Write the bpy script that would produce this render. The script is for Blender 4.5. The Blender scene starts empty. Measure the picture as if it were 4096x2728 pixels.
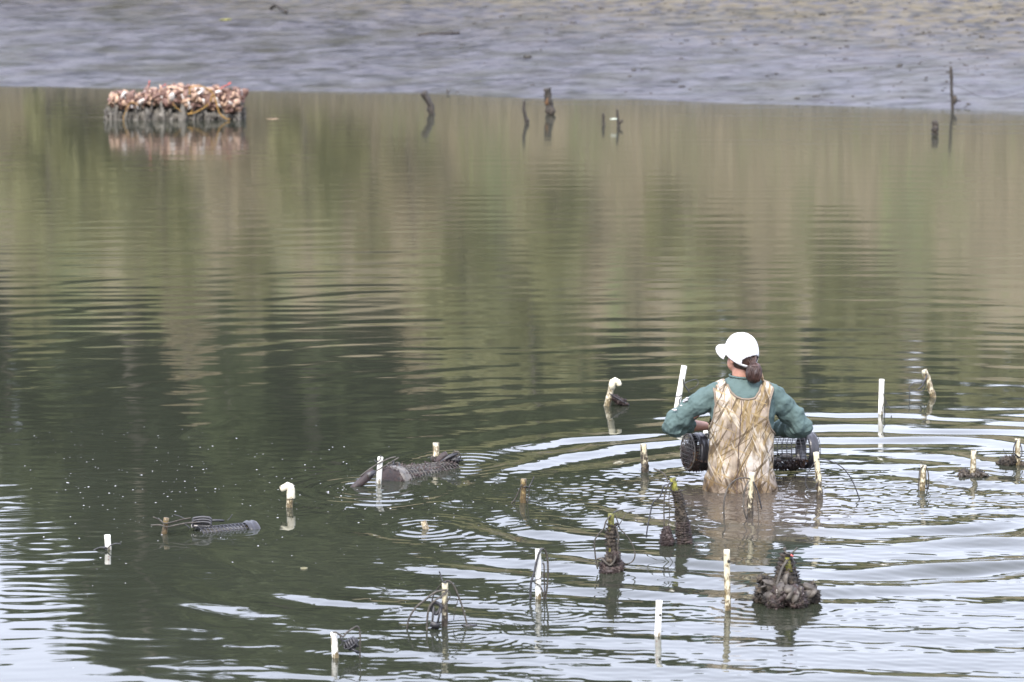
import bpy, bmesh, math, random
import numpy as np
from mathutils import Vector, Matrix, Euler, noise as mnoise

R = math.radians
random.seed(7)
rng = np.random.default_rng(7)
scn = bpy.context.scene
COL = scn.collection

# ------------------------------------------------------------------ camera
CAM_H = 3.85
F_PX = 13570.0                     # focal length in pixels of the 4096 px wide photograph
PITCH = math.atan((1364 + 538) / F_PX)
cam_data = bpy.data.cameras.new('camera')
cam_data.sensor_width = 36.0
cam_data.lens = F_PX / 4096 * 36.0
cam_data.clip_start = 0.5
cam_data.clip_end = 4000
cam_data.dof.use_dof = True
cam_data.dof.focus_distance = 21.0
cam_data.dof.aperture_fstop = 4.2
cam = bpy.data.objects.new('camera', cam_data)
COL.objects.link(cam)
cam.location = (0, 0, CAM_H)
cam.rotation_euler = (math.pi / 2 - PITCH, 0, 0)
scn.camera = cam

# ------------------------------------------------------------------ world: bright high overcast
SUN_EL, SUN_AZ = R(48), R(200)     # azimuth measured clockwise from +Y: behind the camera, a little to the left
world = bpy.data.worlds.new('World')
scn.world = world
world.use_nodes = True
wn, wl = world.node_tree.nodes, world.node_tree.links
wn.clear()
wo = wn.new('ShaderNodeOutputWorld')
bg = wn.new('ShaderNodeBackground')
bg.inputs['Strength'].default_value = 0.15
sky = wn.new('ShaderNodeTexSky')
sky.sky_type = 'NISHITA'
sky.sun_disc = False
sky.sun_elevation = SUN_EL
sky.sun_rotation = SUN_AZ
sky.air_density = 1.6
sky.dust_density = 4.0
sky.ozone_density = 1.0
veil = wn.new('ShaderNodeMixRGB')            # an even veil of high cloud over the clear sky
veil.inputs['Fac'].default_value = 0.72
veil.inputs['Color2'].default_value = (6.7, 6.9, 8.5, 1)
wl.new(sky.outputs['Color'], veil.inputs['Color1'])
wl.new(veil.outputs['Color'], bg.inputs['Color'])
wl.new(bg.outputs['Background'], wo.inputs['Surface'])

sun_data = bpy.data.lights.new('sun', 'SUN')
sun_data.energy = 1.5
sun_data.angle = R(14)
sun_data.color = (1.0, 0.95, 0.88)
sun = bpy.data.objects.new('sun', sun_data)
COL.objects.link(sun)
sd = Vector((math.sin(SUN_AZ) * math.cos(SUN_EL), math.cos(SUN_AZ) * math.cos(SUN_EL), math.sin(SUN_EL)))
sun.rotation_euler = sd.to_track_quat('Z', 'Y').to_euler()

vs = scn.view_settings
vs.view_transform = 'Standard'
vs.look = 'None'
vs.exposure = 1.7
vs.gamma = 1.0
vs.use_curve_mapping = False
scn.cycles.max_bounces = 6
scn.cycles.glossy_bounces = 3
scn.cycles.diffuse_bounces = 3
scn.cycles.caustics_reflective = False
scn.cycles.caustics_refractive = False

# ------------------------------------------------------------------ where the things stand
CP, SP = math.cos(PITCH), math.sin(PITCH)
def ray(px, py):
    a, b = (px - 2048) / F_PX, -(py - 1364) / F_PX
    return Vector((a, CP + b * SP, -SP + b * CP))
def wat(px, py, z=0.0):
    """point of the level z (0 = the water) seen at a place in the photograph"""
    d = ray(px, py)
    return Vector((0, 0, CAM_H)) + d * ((z - CAM_H) / d.z)
def at(px, py, Y):
    """point at the distance Y from the camera's shore"""
    d = ray(px, py)
    return Vector((0, 0, CAM_H)) + d * (Y / d.y)

# ------------------------------------------------------------------ mesh helpers
def link(o, parent=None):
    COL.objects.link(o)
    if parent is not None:
        o.parent = parent
    return o
def tag(o, label=None, cat=None, group=None, kind=None):
    if label: o['label'] = label
    if cat: o['category'] = cat
    if group: o['group'] = group
    if kind: o['kind'] = kind
    return o
def empty(name, loc=(0, 0, 0), rz=0.0):
    o = bpy.data.objects.new(name, None)
    o.empty_display_size = 0.05
    COL.objects.link(o)
    o.location = loc
    o.rotation_euler = (0, 0, rz)
    return o
def np_mesh(name, verts, quads, smooth=True):
    me = bpy.data.meshes.new(name)
    nv, nf = len(verts), len(quads)
    me.vertices.add(nv)
    me.vertices.foreach_set('co', np.ascontiguousarray(verts, dtype=np.float32).ravel())
    k = quads.shape[1]
    me.loops.add(nf * k)
    me.loops.foreach_set('vertex_index', np.ascontiguousarray(quads, dtype=np.int32).ravel())
    me.polygons.add(nf)
    me.polygons.foreach_set('loop_start', np.arange(0, nf * k, k, dtype=np.int32))
    me.polygons.foreach_set('loop_total', np.full(nf, k, dtype=np.int32))
    me.polygons.foreach_set('use_smooth', np.full(nf, smooth, dtype=bool))
    me.update()
    me.validate()
    return me
def grid_quads(nr, nc):
    i = np.arange(nr - 1)[:, None] * nc + np.arange(nc - 1)[None, :]
    return np.stack([i, i + 1, i + nc + 1, i + nc], -1).reshape(-1, 4)

class MB:
    def __init__(s):
        s.v, s.f = [], []
    def add(s, verts, faces):
        o = len(s.v)
        s.v += [tuple(v) for v in verts]
        s.f += [tuple(i + o for i in f) for f in faces]
        return s
    def rings(s, rings, cap0=True, cap1=True):
        n = len(rings[0]); o = len(s.v)
        for r in rings: s.v += [tuple(v) for v in r]
        for k in range(len(rings) - 1):
            for i in range(n):
                j = (i + 1) % n
                s.f.append((o + k*n + i, o + k*n + j, o + (k+1)*n + j, o + (k+1)*n + i))
        if cap0: s.f.append(tuple(o + i for i in reversed(range(n))))
        if cap1: s.f.append(tuple(o + (len(rings)-1)*n + i for i in range(n)))
        return s
    def tube(s, pts, rad, seg=8, cap0=True, cap1=True, flat=1.0, jit=None):
        pts = [Vector(p) for p in pts]
        if not hasattr(rad, '__len__'): rad = [rad] * len(pts)
        rr = []
        t = (pts[1] - pts[0]).normalized()
        up = Vector((0, 0, 1)) if abs(t.z) < .9 else Vector((1, 0, 0))
        a = t.cross(up).normalized()
        for k, p in enumerate(pts):
            t = (pts[min(k+1, len(pts)-1)] - pts[max(k-1, 0)])
            t = t.normalized() if t.length > 1e-9 else Vector((0, 0, 1))
            a = (a - t * a.dot(t))
            a = a.normalized() if a.length > 1e-6 else t.orthogonal().normalized()
            b = t.cross(a)
            ring = []
            for i in range(seg):
                th = 2 * math.pi * i / seg
                q = rad[k] * (1 + (jit(k, i) if jit else 0))
                ring.append(p + a * (q * math.cos(th)) + b * (q * flat * math.sin(th)))
            rr.append(ring)
        return s.rings(rr, cap0, cap1)
    def box(s, c, h, rot=None):
        c = Vector(c); m = rot or Matrix.Identity(3)
        vs_ = [c + m @ Vector((h[0]*x, h[1]*y, h[2]*z)) for x in (-1, 1) for y in (-1, 1) for z in (-1, 1)]
        return s.add(vs_, [(0,1,3,2), (4,6,7,5), (0,4,5,1), (2,3,7,6), (0,2,6,4), (1,5,7,3)])
    def blob(s, c, r, seed=0, amp=.25, freq=2.0, sub=2, squash=(1, 1, 1)):
        bm = bmesh.new()
        bmesh.ops.create_icosphere(bm, subdivisions=sub, radius=1.0)
        c = Vector(c); off = Vector((seed * 3.1, seed * 1.7, seed * .9))
        vs_ = []
        for v in bm.verts:
            d = 1 + amp * (mnoise.noise(v.co * freq + off) + .5 * mnoise.noise(v.co * freq * 2.3 + off))
            vs_.append(c + Vector((v.co.x * squash[0], v.co.y * squash[1], v.co.z * squash[2])) * (r * d))
        fs = [tuple(v.index for v in f.verts) for f in bm.faces]
        bm.free()
        return s.add(vs_, fs)
    def fuzz(s, sampler, n, size, rnd):
        """small crumpled flakes spread over a surface: weed, mud crumbs, spat"""
        for _ in range(n):
            p, nr = sampler(rnd)
            nr = Vector(nr).normalized()
            a = nr.orthogonal().normalized()
            a = Matrix.Rotation(rnd.uniform(0, 6.28), 3, nr) @ a
            b = nr.cross(a)
            q = size * rnd.uniform(.5, 1.5)
            p = Vector(p)
            s.add([p - a*q*.5, p + a*q*.5, p + b*q*.6 + nr*q*.2, p + nr*q*rnd.uniform(.5, 1.3) + a*q*rnd.uniform(-.4, .4)],
                  [(0, 1, 3), (1, 2, 3), (2, 0, 3)])
        return s
    def mesh(s, name, smooth=True):
        me = bpy.data.meshes.new(name)
        me.from_pydata(s.v, [], s.f)
        me.update()
        if smooth:
            me.polygons.foreach_set('use_smooth', [True] * len(me.polygons))
        return me
    def build(s, name, mat, parent=None, smooth=True, loc=None):
        me = s.mesh(name, smooth)
        if mat: me.materials.append(mat)
        o = bpy.data.objects.new(name, me)
        link(o, parent)
        if loc is not None: o.location = loc
        return o

def spline(pts, n=8):
    """Catmull-Rom through the points"""
    P = [Vector(p) for p in pts]
    P = [P[0] * 2 - P[1]] + P + [P[-1] * 2 - P[-2]]
    out = []
    for i in range(1, len(P) - 2):
        for k in range(n):
            t = k / n
            out.append(.5 * ((2*P[i]) + (P[i+1]-P[i-1])*t + (2*P[i-1]-5*P[i]+4*P[i+1]-P[i+2])*t*t + (3*P[i]-P[i-1]-3*P[i+1]+P[i+2])*t**3))
    out.append(P[-2])
    return out

# ------------------------------------------------------------------ materials
def new_mat(name, rough=.6, spec=.5):
    m = bpy.data.materials.new(name)
    m.use_nodes = True
    b = m.node_tree.nodes['Principled BSDF']
    b.inputs['Roughness'].default_value = rough
    b.inputs['Specular IOR Level'].default_value = spec
    return m, m.node_tree.nodes, m.node_tree.links, b
def ramp(n, stops, interp='LINEAR'):
    r = n.new('ShaderNodeValToRGB')
    r.color_ramp.interpolation = interp
    el = r.color_ramp.elements
    while len(el) < len(stops): el.new(.5)
    for e, (p, c) in zip(el, stops):
        e.position = p
        e.color = (*c, 1) if len(c) == 3 else c
    return r
def tex(n, l, kind='noise', scale=5, detail=4, coord='Object', stretch=None, rot=None, rough=.6):
    tc = n.new('ShaderNodeTexCoord')
    out = tc.outputs[coord]
    if coord == 'World':
        pass
    if stretch or rot:
        mp = n.new('ShaderNodeMapping')
        if stretch: mp.inputs['Scale'].default_value = stretch
        if rot: mp.inputs['Rotation'].default_value = rot
        l.new(out, mp.inputs['Vector'])
        out = mp.outputs['Vector']
    if kind == 'noise':
        t = n.new('ShaderNodeTexNoise')
        t.inputs['Scale'].default_value = scale
        t.inputs['Detail'].default_value = detail
        t.inputs['Roughness'].default_value = rough
    else:
        t = n.new('ShaderNodeTexVoronoi')
        t.inputs['Scale'].default_value = scale
    l.new(out, t.inputs['Vector'])
    return t
def noisy(name, stops, scale=8, rough=.6, bump=.0, bscale=None, spec=.5, detail=5, stretch=None, bdist=.01):
    m, n, l, b = new_mat(name, rough, spec)
    t = tex(n, l, 'noise', scale, detail, stretch=stretch)
    r = ramp(n, stops)
    l.new(t.outputs['Fac'], r.inputs['Fac'])
    l.new(r.outputs['Color'], b.inputs['Base Color'])
    if bump:
        t2 = tex(n, l, 'noise', bscale or scale * 4, 4, stretch=stretch)
        bp = n.new('ShaderNodeBump')
        bp.inputs['Strength'].default_value = bump
        bp.inputs['Distance'].default_value = bdist
        l.new(t2.outputs['Fac'], bp.inputs['Height'])
        l.new(bp.outputs['Normal'], b.inputs['Normal'])
    return m
def math_node(n, l, op, a, b=None, clamp=False):
    m = n.new('ShaderNodeMath')
    m.operation = op
    m.use_clamp = clamp
    for i, x in enumerate((a, b)):
        if x is None: continue
        if isinstance(x, (int, float)): m.inputs[i].default_value = x
        else: l.new(x, m.inputs[i])
    return m.outputs[0]

# ------------------------------------------------------------------ sums of sines used for relief
def sines(X, Y, n, l0, l1, mean, spread, seed, slope=True):
    """long or short crested relief; with slope=True its rms slope is 1"""
    g = np.random.default_rng(seed)
    out = np.zeros_like(X)
    for _ in range(n):
        lam = l0 * (l1 / l0) ** g.random()
        th = mean + spread * g.normal() if spread < 3 else g.random() * 2 * math.pi
        k = 2 * math.pi / lam
        a = math.sqrt(2 / n) / (k if slope else 1.0)
        out += a * np.sin(k * (math.cos(th) * X + math.sin(th) * Y) + g.random() * 6.283)
    return out
def sstep(a, b, x):
    t = np.clip((x - a) / (b - a), 0, 1)
    return t * t * (3 - 2 * t)

# ================================================================== THE SETTING
# ---- shore line in plan
_sh = [wat(px, py) for px, py in ((-1500, 330), (0, 345), (400, 352), (1050, 361), (1700, 372), (2100, 394), (2600, 404), (3000, 416), (3500, 426), (4096, 446), (5600, 500))]
SHX = np.array([-400.0] + [p.x for p in _sh] + [400.0])
SHY = np.array([_sh[0].y + 30] + [p.y for p in _sh] + [_sh[-1].y - 12])
def shore(x): return np.interp(x, SHX, SHY)

def ground_z(X, Y, detail=True):
    d = Y - shore(X)
    sl = .056 + .014 * sstep(-6, 10, X)
    z = d * sl
    z = np.where(d < 0, np.maximum(d * .12, -1.3), z)
    # the wooded bluff behind the marsh edge
    b = sstep(18.0, 33, d)
    z = z + b * 6.0 - sstep(36, 200, d) * d * .02
    if detail:
        up = sstep(-1.0, 2.5, d)
        far = sstep(6, 14, d)
        z = z + up * (.0028 * sines(X, Y, 26, .5, 1.6, 0, 9, 11, False) + .005 * sines(X, Y, 16, 1.6, 5, 1.9, .5, 12, False)
                      + .022 * sines(X, Y, 10, 4, 13, 1.85, .5, 13, False))
        z = z + up * .0012 * sines(X, Y, 30, .18, .45, 0, 9, 14, False)
        z = z + far * (.007 * sines(X, Y, 22, .3, .9, 0, 9, 15, False) * (.3 + sstep(0, 12, X)))
        z = z + b * .35 * sines(X, Y, 14, 4, 15, 0, 9, 16, False)
    return z
def ground_at(x, y):
    return float(ground_z(np.array([float(x)]), np.array([float(y)]))[0])
def ground_flat(x, y):
    return float(ground_z(np.array([float(x)]), np.array([float(y)]), False)[0])

def axis(*parts):
    return np.unique(np.concatenate([np.arange(a, b, s) for a, b, s in parts]))
xs = axis((-700, -60, 40), (-60, -18, 3), (-18, 20, .085), (20, 60, 3), (60, 701, 40))
ys = axis((-200, 40, 20), (40, 50, 1.0), (50, 80, .085), (80, 110, .8), (110, 200, 6), (200, 1801, 100))
GX, GY = np.meshgrid(xs, ys)
GZ = ground_z(GX, GY)
gm = np_mesh('ground', np.stack([GX, GY, GZ], -1).reshape(-1, 3), grid_quads(len(ys), len(xs)))
ground = link(bpy.data.objects.new('mud_bank', gm))
tag(ground, 'grey wet mud bank sloping up from the far edge of the water', 'mud bank', kind='structure')
m, n, l, b = new_mat('wet_mud', .45)
geo = n.new('ShaderNodeNewGeometry')
sep = n.new('ShaderNodeSeparateXYZ')
l.new(geo.outputs['Position'], sep.inputs['Vector'])
t1 = tex(n, l, 'noise', .55, 6, stretch=(1, 1.0, 1))
t2 = tex(n, l, 'noise', 1.7, 8, stretch=(.8, .8, 1), rough=.68)
r1 = ramp(n, [(.30, (.012, .013, .017)), (.43, (.034, .035, .042)), (.56, (.066, .064, .071)), (.75, (.023, .026, .035))])
l.new(t2.outputs['Fac'], r1.inputs['Fac'])
r2 = ramp(n, [(.47, (0, 0, 0)), (.66, (1, 1, 1))])
l.new(t1.outputs['Fac'], r2.inputs['Fac'])
alg = n.new('ShaderNodeMixRGB')
alg.inputs['Color2'].default_value = (.030, .029, .018, 1)
l.new(math_node(n, l, 'MULTIPLY', r2.outputs['Color'], .75), alg.inputs['Fac'])
tf = tex(n, l, 'noise', 7.0, 7, stretch=(.55, 1.0, 1), rough=.72)
rf_ = ramp(n, [(.36, (.68, .70, .76)), (.50, (1, 1, 1.02)), (.66, (1.2, 1.18, 1.16))])
l.new(tf.outputs['Fac'], rf_.inputs['Fac'])
mf = n.new('ShaderNodeMixRGB'); mf.blend_type = 'MULTIPLY'; mf.inputs['Fac'].default_value = 1
l.new(r1.outputs['Color'], mf.inputs['Color1']); l.new(rf_.outputs['Color'], mf.inputs['Color2'])
l.new(mf.outputs['Color'], alg.inputs['Color1'])
tsp = tex(n, l, 'noise', 3.0, 6, stretch=(.5, 1.0, 1), rough=.7)
rsp = ramp(n, [(.40, (.06, .06, .06)), (.60, (.60, .60, .60))])
l.new(tsp.outputs['Fac'], rsp.inputs['Fac'])
l.new(rsp.outputs['Color'], b.inputs['Specular IOR Level'])
tc_ = tex(n, l, 'noise', .42, 5, stretch=(1, .75, 1), rough=.55)
rc_ = ramp(n, [(.0, (0, 0, 0)), (.455, (0, 0, 0)), (.485, (1, 1, 1)), (.495, (1, 1, 1)), (.53, (0, 0, 0))])
l.new(tc_.outputs['Fac'], rc_.inputs['Fac'])
chn = n.new('ShaderNodeMixRGB'); chn.inputs['Color2'].default_value = (.016, .0165, .012, 1)
l.new(math_node(n, l, 'MULTIPLY', rc_.outputs['Color'], .55), chn.inputs['Fac'])
l.new(alg.outputs['Color'], chn.inputs['Color1'])
alg = chn
# drier, yellower silt with wrack higher up the bank
h = math_node(n, l, 'ADD', sep.outputs['Z'], math_node(n, l, 'MULTIPLY', math_node(n, l, 'SUBTRACT', t2.outputs['Fac'], .5), .9))
h = math_node(n, l, 'ADD', h, math_node(n, l, 'MULTIPLY', sep.outputs['X'], .022))
rd = ramp(n, [(.0, (0, 0, 0)), (1.0, (1, 1, 1))])
l.new(math_node(n, l, 'MULTIPLY', math_node(n, l, 'SUBTRACT', h, .52), 1.6, True), rd.inputs['Fac'])
dry = n.new('ShaderNodeMixRGB')
dry.inputs['Color2'].default_value = (.10, .085, .054, 1)
td = tex(n, l, 'noise', 3.2, 6, stretch=(1, .55, 1), rough=.7)
rdd = ramp(n, [(.42, (0, 0, 0)), (.56, (1, 1, 1))])
l.new(td.outputs['Fac'], rdd.inputs['Fac'])
l.new(math_node(n, l, 'MULTIPLY', math_node(n, l, 'MULTIPLY', rd.outputs['Color'], rdd.outputs['Color']), .85), dry.inputs['Fac'])
l.new(alg.outputs['Color'], dry.inputs['Color1'])
# leaf litter of the bluff
t3 = tex(n, l, 'noise', .55, 7, stretch=(1, .22, .3), rough=.62)
r3 = ramp(n, [(.3, (.088, .108, .044)), (.42, (.12, .128, .056)), (.49, (.175, .148, .092)), (.55, (.182, .152, .095)), (.60, (.12, .13, .055)), (.72, (.088, .108, .044))])
l.new(t3.outputs['Fac'], r3.inputs['Fac'])
lit = n.new('ShaderNodeMixRGB')
l.new(math_node(n, l, 'MULTIPLY', math_node(n, l, 'SUBTRACT', sep.outputs['Z'], 1.35), 2.5, True), lit.inputs['Fac'])
l.new(dry.outputs['Color'], lit.inputs['Color1'])
l.new(r3.outputs['Color'], lit.inputs['Color2'])
l.new(lit.outputs['Color'], b.inputs['Base Color'])
rr = ramp(n, [(.35, (.34, .34, .34)), (.65, (.62, .62, .62))])
l.new(t2.outputs['Fac'], rr.inputs['Fac'])
rg = n.new('ShaderNodeMixRGB')
rg.inputs['Color2'].default_value = (.85, .85, .85, 1)
l.new(rd.outputs['Color'], rg.inputs['Fac'])
l.new(rr.outputs['Color'], rg.inputs['Color1'])
l.new(rg.outputs['Color'], b.inputs['Roughness'])
tb = tex(n, l, 'noise', 9, 5, stretch=(1, .6, 1))
bp = n.new('ShaderNodeBump')
bp.inputs['Strength'].default_value = .22
bp.inputs['Distance'].default_value = .03
l.new(tb.outputs['Fac'], bp.inputs['Height'])
l.new(bp.outputs['Normal'], b.inputs['Normal'])
gm.materials.append(m)

# ---- water ---------------------------------------------------------------
PERSON = wat(2965, 1955)           # where the wader stands
def water_height(X, Y):
    px, py = PERSON.x, PERSON.y + .1
    dx, dy = X - px, Y - py
    wob = 1.0 * sines(X, Y, 8, 1.5, 5, 0, 9, 31, False)
    wob2 = .7 * sines(X, Y, 10, .5, 1.4, 0, 9, 32, False)
    fine_ok = 1 - sstep(24, 34, Y)
    # the wader came from the right: the big rings still spread from where he stood
    ex, ey = X - 2.05, Y - 20.65
    r = np.sqrt(ex * ex + ey * ey) + 1e-6
    sn = ey / r
    lam = .50 + .010 * r
    ph = 2 * math.pi * np.log(1 + .010 / .50 * r) / .010
    front = sstep(.15, .6, -sn)
    cs = ex / r
    mod = .80 + .35 * np.sin(2.1 * wob + r * 1.1) + .25 * np.sin(ph * .21 + 1.0)
    s = (.078 * np.exp(-(r / 2.75) ** 4) * sstep(.5, 1.1, r) + .044 * np.exp(-(r / 5.2) ** 6) * front * sstep(-2.3, -1.0, X) * (1 - .35 * sstep(2.0, 3.2, X))) * np.clip(mod, .25, 1.5)
    s += .030 * np.exp(-(r / 4.2) ** 4) * sstep(.2, .8, cs) * sstep(-.4, .2, sn)      # right of him
    s += .0085 * np.exp(-r / 26.0) * (.35 + .65 * sstep(21.5, 26, Y) * 1.0)
    e = np.sqrt((dx / 1.25) ** 2 + ((dy + .35) / .95) ** 2)
    ch = np.exp(-(e ** 2.4)) + .8 * np.exp(-(((dx - 1.5) / 1.4) ** 2 + ((dy + .45) / .55) ** 2))
    s *= 1 - .75 * np.clip(ch, 0, 1)
    s *= np.clip(1 + .55 * sines(X, Y, 9, .7, 2.2, 0, 9, 51, False), .15, 2)
    H = s * lam / (2 * math.pi) * np.sin(ph + .85 * wob + .40 * wob2)
    H += .40 * s * lam / 1.62 / (2 * math.pi) * np.sin(ph * 1.62 + .8 * wob + .5 * wob2 + 1.1)
    # slow long-crested swell of the creek
    patch = .55 + .45 * np.clip(sines(X, Y, 6, 4, 12, 0, 9, 33, False), -1, 1)
    H += .0042 * patch * sines(X, Y, 22, .42, .95, 1.57, .07, 34) * (.35 + .65 * sstep(22, 30, Y))
    H += .0055 * (1.2 - patch) * sines(X, Y, 26, .26, .48, 1.57, .09, 44) * (.2 + .8 * sstep(22, 28, Y)) * (1 - .6 * sstep(40, 52, Y))
    H += .0030 * sines(X, Y, 30, .12, .32, 1.57, .30, 35) * fine_ok
    # waves running in on the near right
    near = 1 - sstep(19.5, 22.0, Y)
    rt = sstep(-1.2, 1.2, X - (20 - Y) * -.30)
    H += .0095 * near * rt * (1 + .4 * wob) * sines(X, Y, 12, .34, .62, 1.40, .085, 36)
    H += .013 * near * rt * sines(X, Y, 24, .10, .22, 1.5, .30, 37)
    H += .017 * (1 - sstep(20, 24, Y)) * sstep(-2.0, 0, X) * sines(X, Y, 30, .045, .10, 1.5, .45, 41)
    mr_ = sstep(1.6, 2.6, X) * sstep(18.5, 19.8, Y) * (1 - sstep(22.6, 25, Y))
    H += .013 * mr_ * (1 + .4 * wob) * sines(X, Y, 14, .22, .5, 1.57, .10, 42)
    # near left: small steady ripples
    lf = near * (1 - sstep(-2.6, -1.6, X))
    H += .0080 * lf * sines(X, Y, 24, .10, .24, 1.72, .22, 38)
    # churned water round the wader and in his wake towards the right
    H += .075 * ch * (1 + .4 * wob2) * sines(X, Y, 48, .045, .12, 0, 9, 39)
    H += .020 * ch * sines(X, Y, 16, .16, .4, 0, 9, 40)
    # rings round stakes and cages that have just been stirred
    for qx, qy, a, lam0, dec, r0 in RIPPLES:
        q = wat(qx, qy)
        rr_ = np.sqrt((X - q.x) ** 2 + (Y - q.y) ** 2)
        mk = rr_ < dec * 5
        ss = a * np.exp(-((rr_[mk] - r0) / dec) ** 2)
        H[mk] += ss * lam0 / 6.283 * np.sin(6.283 * rr_[mk] / lam0)
    return H
RIPPLES = [(1704, 2117, .075, .085, .26, .10), (1157, 2028, .05, .07, .13, .08), (1850, 2540, .055, .06, .28, .12),
           (2190, 2440, .05, .06, .30, .1), (1500, 1955, .075, .12, .40, .18), (1880, 1850, .07, .11, .35, .15),
           (950, 2125, .05, .07, .18, .12), (1342, 2630, .03, .05, .12, .06), (830, 2300, .03, .06, .1, .05),
           (3692, 1960, .05, .1, .3, .1), (3891, 1905, .05, .1, .35, .12), (4071, 1860, .05, .1, .35, .12), (3100, 2410, .05, .09, .4, .2)]
rows = [13.0]
while rows[-1] < 66:
    rows.append(rows[-1] + max(.009, rows[-1] ** 2 / 13061 * .52))
rows = np.array(rows)
uc = np.linspace(-1.22, 1.22, 470)
outer = np.array([1.5, 2, 3, 5, 9, 18, 40])
us = np.concatenate([-outer[::-1], uc, outer])
half = 2048 / F_PX * 1.0
WX = us[None, :] * (rows[:, None] * half)
WY = np.repeat(rows[:, None], len(us), 1)
WZ = water_height(WX, WY)
WZ *= (np.abs(us) < 1.3)[None, :]
# the sheet goes on past the modelled ripples, towards the viewer and sideways
rows0 = np.array([-60.0, -20.0, 4.0, 11.0])
wx0 = us[None, :] * (13.0 * half) * np.ones((4, 1))
WXa = np.concatenate([wx0, WX]); WYa = np.concatenate([np.repeat(rows0[:, None], len(us), 1), WY])
WZa = np.concatenate([np.zeros_like(wx0), WZ])
wm = np_mesh('water', np.stack([WXa, WYa, WZa], -1).reshape(-1, 3), grid_quads(WXa.shape[0], WXa.shape[1]))
water = link(bpy.data.objects.new('water', wm))
tag(water, 'dark olive tidal creek water with ripples spreading from the wader', 'water', kind='structure')
m, n, l, b = new_mat('creek_water', .035)
b.inputs['IOR'].default_value = 1.333
geo = n.new('ShaderNodeNewGeometry')
# sediment stirred up around the wader
sub = n.new('ShaderNodeVectorMath'); sub.operation = 'SUBTRACT'
sub.inputs[1].default_value = (PERSON.x + .05, PERSON.y - .55, 0)
l.new(geo.outputs['Position'], sub.inputs[0])
scl = n.new('ShaderNodeVectorMath'); scl.operation = 'MULTIPLY'
scl.inputs[1].default_value = (1.1, .62, 0)
l.new(sub.outputs['Vector'], scl.inputs[0])
ln = n.new('ShaderNodeVectorMath'); ln.operation = 'LENGTH'
l.new(scl.outputs['Vector'], ln.inputs[0])
tn = tex(n, l, 'noise', 2.2, 5)
dd = math_node(n, l, 'ADD', ln.outputs['Value'], math_node(n, l, 'MULTIPLY', math_node(n, l, 'SUBTRACT', tn.outputs['Fac'], .5), 1.1))
mr = n.new('ShaderNodeMapRange'); mr.interpolation_type = 'SMOOTHSTEP'
mr.inputs['From Min'].default_value = .15; mr.inputs['From Max'].default_value = 1.0
mr.inputs['To Min'].default_value = 1; mr.inputs['To Max'].default_value = 0
l.new(dd, mr.inputs['Value'])
tw = tex(n, l, 'noise', .25, 3)
rw = ramp(n, [(.3, (.0195, .0226, .0152)), (.7, (.0238, .0266, .0186))])
l.new(tw.outputs['Fac'], rw.inputs['Fac'])
mx = n.new('ShaderNodeMixRGB')
mx.inputs['Color2'].default_value = (.060, .050, .040, 1)
l.new(mr.outputs['Result'], mx.inputs['Fac'])
l.new(rw.outputs['Color'], mx.inputs['Color1'])
l.new(mx.outputs['Color'], b.inputs['Base Color'])
sepw = n.new('ShaderNodeSeparateXYZ'); l.new(geo.outputs['Position'], sepw.inputs['Vector'])
mrr = n.new('ShaderNodeMapRange'); mrr.interpolation_type = 'SMOOTHSTEP'
mrr.inputs['From Min'].default_value = 20; mrr.inputs['From Max'].default_value = 36
mrr.inputs['To Min'].default_value = .03; mrr.inputs['To Max'].default_value = .082
l.new(sepw.outputs['Y'], mrr.inputs['Value']); l.new(mrr.outputs['Result'], b.inputs['Roughness'])
wm.materials.append(m)

# ---- woods on the far bank: seen as the reflection in the creek ------------
def leaf_cloud(clumps, n, size, g, flat=.0):
    """n leaf sprays spread through ellipsoidal clumps: (centre, radii) -> quads"""
    C = np.array([c for c, _ in clumps]); Rr = np.array([r for _, r in clumps])
    w = Rr.prod(1) ** .8; w = w / w.sum()
    k = g.choice(len(clumps), n, p=w)
    d = g.normal(size=(n, 3)); d /= np.linalg.norm(d, axis=1)[:, None]
    rad = g.random(n) ** .45
    P = C[k] + d * Rr[k] * rad[:, None]
    a = g.normal(size=(n, 3)); a[:, 2] *= .6; a /= np.linalg.norm(a, axis=1)[:, None]
    b = np.cross(a, g.normal(size=(n, 3))); b /= np.linalg.norm(b, axis=1)[:, None]
    s = size * (.6 + .9 * g.random(n))[:, None]
    V = np.stack([P - a*s - b*s*.35, P + a*s*.2 - b*s*.55, P + a*s + b*s*.1, P - a*s*.1 + b*s*.6], 1).reshape(-1, 3)
    return V, np.arange(4 * n).reshape(-1, 4)
def leaf_mat(name, c0, c1, c2):
    m, n, l, b = new_mat(name, .55, .3)
    oi = n.new('ShaderNodeNewGeometry')
    r = ramp(n, [(0, c0), (.5, c1), (1, c2)])
    l.new(oi.outputs['Random Per Island'], r.inputs['Fac'])
    l.new(r.outputs['Color'], b.inputs['Base Color'])
    tr = n.new('ShaderNodeBsdfTranslucent')
    l.new(r.outputs['Color'], tr.inputs['Color'])
    ms = n.new('ShaderNodeMixShader'); ms.inputs['Fac'].default_value = .4
    l.new(b.outputs['BSDF'], ms.inputs[1]); l.new(tr.outputs['BSDF'], ms.inputs[2])
    l.new(ms.outputs['Shader'], n['Material Output'].inputs['Surface'])
    return m
LEAF = {'spring': leaf_mat('spring_leaves', (.29, .30, .135), (.38, .375, .185), (.47, .445, .245)),
        'green': leaf_mat('green_leaves', (.065, .085, .034), (.10, .125, .052), (.15, .175, .08)),
        'dark': leaf_mat('dark_needles', (.020, .030, .016), (.032, .044, .023), (.05, .064, .032)),
        'tan': leaf_mat('dry_leaves', (.34, .295, .185), (.46, .395, .26), (.56, .48, .34))}
BARK = noisy('bark', [(.3, (.08, .07, .055)), (.7, (.16, .135, .11))], 6, .9, .4)
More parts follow.
